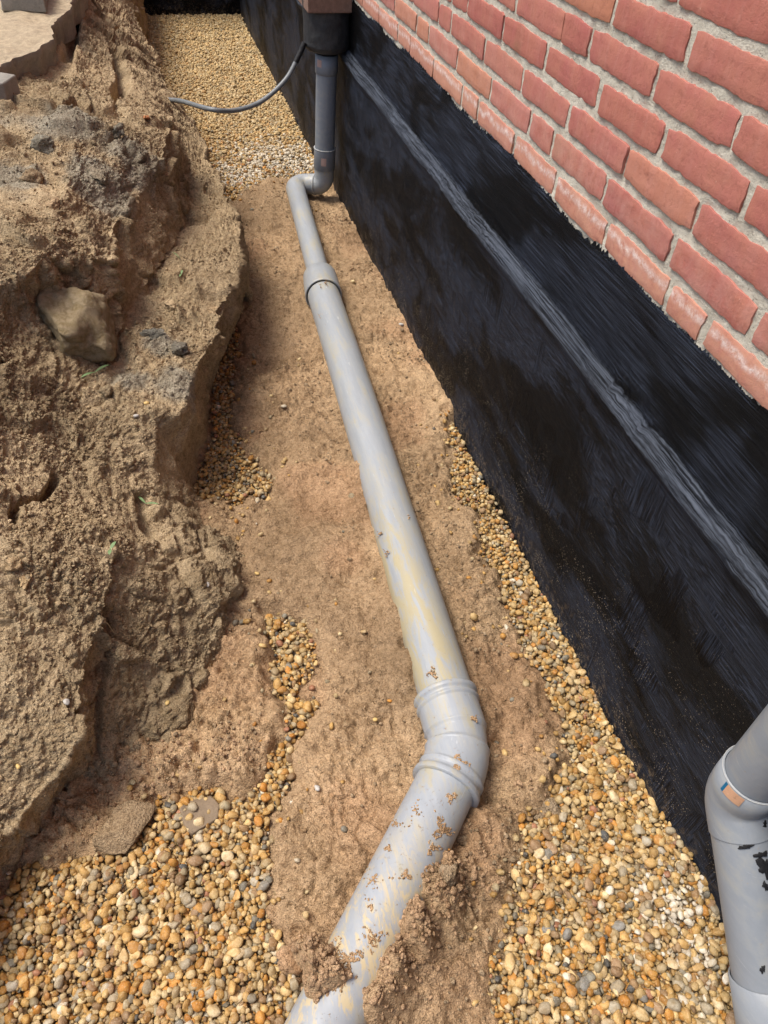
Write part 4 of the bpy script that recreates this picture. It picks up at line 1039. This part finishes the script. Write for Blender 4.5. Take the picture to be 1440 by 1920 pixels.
def slab_stone(px, py, outline, thick, mat, label, seed):
    h = hit(px, py); zc_ = h[0][2] + .006; q = [onz(p_, zc_) for p_ in outline]; c = np.mean(q, 0)
    bm = bmesh.new(); tv = [bm.verts.new(Vector(a_ - c) + Vector((0, 0, thick * (1 + .12 * math.sin(seed + i))))) for i, a_ in enumerate(q)]; f = bm.faces.new(tv)
    if f.normal.z < 0: bmesh.ops.reverse_faces(bm, faces=[f])
    r_ = bmesh.ops.extrude_face_region(bm, geom=[f]); 
    for v in [g_ for g_ in r_['geom'] if isinstance(g_, bmesh.types.BMVert)]: v.co.z -= thick * 1.4; v.co.x *= 1.06; v.co.y *= 1.06
    bmesh.ops.recalc_face_normals(bm, faces=bm.faces[:]); bmesh.ops.bevel(bm, geom=bm.edges[:], offset=.003, segments=2, profile=.6, affect='EDGES')
    bmesh.ops.triangulate(bm, faces=bm.faces[:]); bmesh.ops.subdivide_edges(bm, edges=bm.edges[:], cuts=3, use_grid_fill=True)
    co = np.array([v.co[:] for v in bm.verts]); nz = .0022 * fbm(co, 60, 3, seed=seed)
    for v, b_ in zip(bm.verts, nz): v.co.z += b_; v.co.x += b_ * .6
    me = bpy.data.meshes.new('flat_stone'); bm.to_mesh(me); bm.free(); me.materials.append(mat)
    at = me.color_attributes.new('col', 'FLOAT_COLOR', 'POINT'); at.data.foreach_set('color', np.tile([1.1, 1.02, .95, 1], len(me.vertices)).astype(np.float32))
    o = bpy.data.objects.new('flat_stone', me); link(o); o.location = Vector(c)
    for p_ in me.polygons: p_.use_smooth = True
    return tag(o, label, 'stone')
slab_stone(372, 1535, [(337, 1522), (352, 1508), (398, 1496), (412, 1515), (410, 1540), (362, 1570), (350, 1560)], .014, FLAT, 'small angular brown stone lying on the gravel at lower left', 3)
stone_thing('flat_stone', 228, 1560, (.062, .044, .022), (.12, .10, .5), SOIL, 'sand-covered flat lump sunk between the bank foot and the lower-left gravel', 'stone', 85, 8, 4, .35, None, (1.05, .98, .9), .10)

# concrete slab on top of the bank, broken front edge
zsl = -.075
edge_px = [(-60, 165), (0, 128), (35, 110), (62, 92), (92, 72), (100, 45), (125, 20), (140, -5), (165, -50)]
top_e = np.array([onz(p_, zsl) for p_ in edge_px]); te = catmull(list(top_e), 8)
jag = 0.010 * fbm(te, 15, 4, .6, seed=400)[:, None] * np.array([1, -.6, 0])
te = te + jag
nlay = [(0, 0.0), (.002, -.005), (.002, -.018), (-.001, -.032), (-.004, -.05), (-.008, -.09)]
inward = np.array([-0.80, 0.60, 0])
rowsV = []
for back in (2.0, .8, .4, .25, .15, .10, .07, .045, .03, .018, .008):
    r_ = te + inward * back; rowsV.append(r_ + np.array([0, 0, 1]) * (0.010 * fbm(r_, 14, 4, seed=405)[:, None] * min(1, back * 20)))
for ox, oz in nlay:
    r_ = te - inward * ox + np.array([0, 0, oz]); r_ = r_ - inward * (0.007 * fbm(r_ * np.array([1, 1, .5]), 20, 4, .6, seed=410)[:, None]); rowsV.append(r_)
SV = np.array(rowsV); nr = len(rowsV)
slab = empty('concrete_slab', tuple(te.mean(0)), 'sand-dusted concrete slab with a broken edge at the top left corner', 'slab')
mesh_np('slab_top', SV[:12].reshape(-1, 3), grid_faces(12, SV.shape[1]), SANDTOP, slab)
mesh_np('slab_edge', SV[11:].reshape(-1, 3), grid_faces(nr - 11, SV.shape[1]), CONC, slab)
def block(name, q, z0, h_, mat, label, cat, seed):
    """upright block standing on a quadrilateral footprint"""
    q = [onz(p_, z0) for p_ in q]; c = np.mean(q, 0)
    bm = bmesh.new(); vv = [bm.verts.new(Vector(a_ - c)) for a_ in q]; f = bm.faces.new(vv); r_ = bmesh.ops.extrude_face_region(bm, geom=[f])
    for v in [g_ for g_ in r_['geom'] if isinstance(g_, bmesh.types.BMVert)]: v.co.z += h_
    bmesh.ops.recalc_face_normals(bm, faces=bm.faces[:]); bmesh.ops.bevel(bm, geom=bm.edges[:], offset=.006, segments=3, profile=.6, affect='EDGES')
    bmesh.ops.subdivide_edges(bm, edges=bm.edges[:], cuts=4, use_grid_fill=True)
    co = np.array([v.co[:] for v in bm.verts]); nz = .0025 * fbm(co + seed, 30, 3, seed=seed)
    for v, b_ in zip(bm.verts, nz): v.co += Vector((b_, -b_, b_))
    me = bpy.data.meshes.new(name); bm.to_mesh(me); bm.free(); me.materials.append(mat)
    for p_ in me.polygons: p_.use_smooth = True
    o = bpy.data.objects.new(name, me); link(o); o.location = Vector(c); return tag(o, label, cat)
block('concrete_block', [(-110, 235), (22, 214), (46, 196), (-60, 176)], -.150, .078, BLOCK, 'smooth grey concrete block poking in at the left edge below the slab', 'block', 3)
block('concrete_block', [(5, 20), (88, 24), (92, -20), (5, -30)], zsl + .001, .09, BLOCK, 'grey block standing on the sandy slab at the very top left', 'block', 9)

# lumps of clay and rubble lying on the bank
LUMPS = [(85, 275, .034, .026, .024, (.74, .86, 1.0), 'large knobbly grey clay clod on the upper bank', 41),
         (222, 248, .022, .018, .016, (.72, .84, .98), 'dark grey clay clod beside the orange sand pocket', 42),
         (60, 340, .030, .026, .020, (1.0, .96, .9), 'rounded brown earth clod below the grey clay', 43),
         (185, 330, .036, .022, .016, (.85, .92, 1.0), 'flattish grey clod near the upper bank lip', 44),
         (100, 388, .020, .015, .014, (1.1, 1.0, .9), 'small pale earth clod left of the bank face', 45),
         (320, 229, .014, .012, .014, (1.25, 1.2, 1.1), 'pale stone chip perched on the bank lip by the cable', 46),
         (275, 222, .020, .012, .008, (1.5, .85, .6), 'reddish brick fragment set in the upper bank', 47),
         (290, 628, .030, .018, .016, (.55, .66, .82), 'dark blue-grey clay lump on the middle ledge', 48),
         (335, 655, .030, .020, .014, (.62, .72, .86), 'blue-grey clay lump at the outer edge of the ledge', 49),
         (200, 735, .014, .016, .012, (.85, .85, .8), 'brown pebble clod under the green seedling', 50),
         (320, 575, .018, .014, .011, (1.35, 1.3, 1.2), 'pale crumbly clod on the middle ledge', 51),
         (400, 585, .024, .020, .012, (1.4, 1.32, 1.2), 'pale crumbly clod at the outer corner of the ledge', 52),
         (25, 1060, .016, .014, .012, (1.2, 1.1, .95), 'tan clod by the bare sand at far left', 53),
         (50, 1090, .018, .010, .009, (1.5, 1.38, 1.15), 'long cream clod by the bare sand at far left', 54),
         (95, 1010, .012, .010, .009, (1.2, 1.15, 1.05), 'small grey-tan stone below the bank crack', 55),
         (1035, 1528, .026, .024, .016, (.95, .92, .9), 'round damp soil clod at the gravel edge right of the pipe', 56),
         (1010, 1525, .014, .013, .010, (.95, .92, .9), 'smaller soil clod beside the round damp one', 57),
         (545, 1800, .020, .017, .015, (1.35, 1.1, .95), 'reddish sand clod left of the half-buried near pipe', 58),
         (840, 1640, .018, .014, .014, (1.0, .95, .9), 'dark soil clod against the right side of the near pipe', 59),
         (870, 1575, .014, .012, .010, (1.0, .95, .9), 'little soil clod in the hollow below the ribbed bend', 60)]
for (px, py, a_, b_, c_, cl, lb, sd_) in LUMPS:
    stone_thing('earth_clod', px, py, (a_, b_, c_), (RNG.uniform(-.3, .3), RNG.uniform(-.3, .3), RNG.uniform(0, 3)), SOIL, lb, 'clod', sd_, 4, 4, .36, None, cl, .30)
QUARTZ = simple('white_quartz', (.52, .49, .44), .3, .5, 60, .001)
YEL = simple('yellow_pebble', (.60, .42, .16), .2, .5, 60, .001)
for (px, py, s_, m_, lb, sd_) in [(389, 1097, .0075, QUARTZ, 'single white pebble on the slumped sand', 71), (126, 1317, .0075, QUARTZ, 'small white flint chip beside the lower bank crack', 72), (314, 1319, .006, YEL, 'orange-yellow pebble alone on the slumped sand', 73),
                              (255, 781, .0075, QUARTZ, 'round whitish pebble on the ledge below the clay', 74), (275, 757, .0075, YEL, 'yellow pebble on the ledge beside the round white one', 75), (482, 1076, .0065, YEL, 'yellow pebble on the sand left of the main pipe', 76),
                              (703, 1350, .006, YEL, 'yellow pebble in the sand left of the ribbed bend', 77), (595, 1478, .0075, QUARTZ, 'long pale stone in the sand left of the near pipe', 78), (35, 1437, .006, YEL, 'cream pebble on the lowest bank lump', 79), (752, 610, .010, QUARTZ, 'long white stone lying against the foot of the black wall', 80)]:
    stone_thing('pebble', px, py, (s_ * .95, s_ * .68, s_ * .5), (0, 0, RNG.uniform(0, 3)), m_, lb, 'pebble', sd_, 2, 2, .2)

# seedlings and straws
def leaf_mesh(p0, p1, wid, droop=.3):
    p0, p1 = np.array(p0), np.array(p1); ax = p1 - p0; L = np.linalg.norm(ax); sd_ = np.cross(ax, [0, 0, 1.0]); sd_ /= np.linalg.norm(sd_) + 1e-9; V_ = []
    for t in np.linspace(0, 1, 9):
        ww = wid * math.sin(math.pi * min(1, t * .93 + .05)) ** .8; c = p0 + ax * t + np.array([0, 0, droop * L * (t - t * t)])
        V_ += [c - sd_ * ww + np.array([0, 0, .25 * ww]), c, c + sd_ * ww + np.array([0, 0, .25 * ww])]
    F_ = []
    for i in range(8):
        for j in range(2): F_.append((i * 3 + j, i * 3 + j + 1, i * 3 + j + 4, i * 3 + j + 3))
    return np.array(V_), np.array(F_)
def seedling(base, leaves, label, wid=.0035):
    b = hit(*base)[0] - np.array([0, 0, .002]); o = empty('seedling', tuple(b), label, 'seedling', 'seedlings sprouting on the bank')
    node = b + np.array([0, 0, .012])
    for (a_, c_) in leaves:
        h0 = onz(a_, node[2] + .002); h1 = onz(c_, node[2] + .006); V_, F_ = leaf_mesh(h0, h1, wid); mesh_np('leaf', V_, F_, LEAF, o)
    tip = onz(leaves[0][0], node[2] + .002)
    tube('stem', np.array([b, (b + tip) / 2 + np.array([.001, 0, .003]), tip]), .0009, STEM, o, 8)
seedling((182, 705), [((178, 698), (152, 708)), ((178, 698), (205, 684))], 'green seedling with two long leaves below the boulder', .0042)
seedling((262, 960), [((273, 944), (258, 930)), ((273, 944), (297, 945))], 'thin forked seedling over the dark hollow in the bank', .0028)
seedling((207, 1032), [((207, 1030), (217, 1015)), ((207, 1030), (205, 1040))], 'tiny pale seedling on the lower bank', .0036)
seedling((341, 516), [((340, 514), (342, 506)), ((340, 514), (337, 519))], 'tiny bright sprout on the ledge near the trench', .0030)
seedling((330, 480), [((337, 484), (322, 472))], 'narrow grass blade on the upper ledge', .0014)
for (a_, b_, lb) in [((512, 540), (548, 548), 'pale straw lying on the sand beside the reducer collar'), ((255, 962), (278, 985), 'dry stalk leaning in the dark hollow of the bank'), ((190, 1160), (215, 1190), 'dry curled leaf stalk by the bank crack'), ((40, 172), (60, 186), 'short dark twig beside the grey block')]:
    h0, h1 = hit(*a_)[0] + np.array([0, 0, .003]), hit(*b_)[0] + np.array([0, 0, .003])
    o = tube('straw', np.array([h0, (h0 + h1) / 2 + np.array([.001, .002, .003]), h1]), .0009, STRAW, None, 6); tag(o, lb, 'straw')
tot = sum(len(o.data.polygons) * (2 if len(o.data.polygons) and o.data.polygons[0].loop_total == 4 else 1) for o in sc.objects if o.type == 'MESH')
print('tris', tot, 'objects', len(sc.objects))
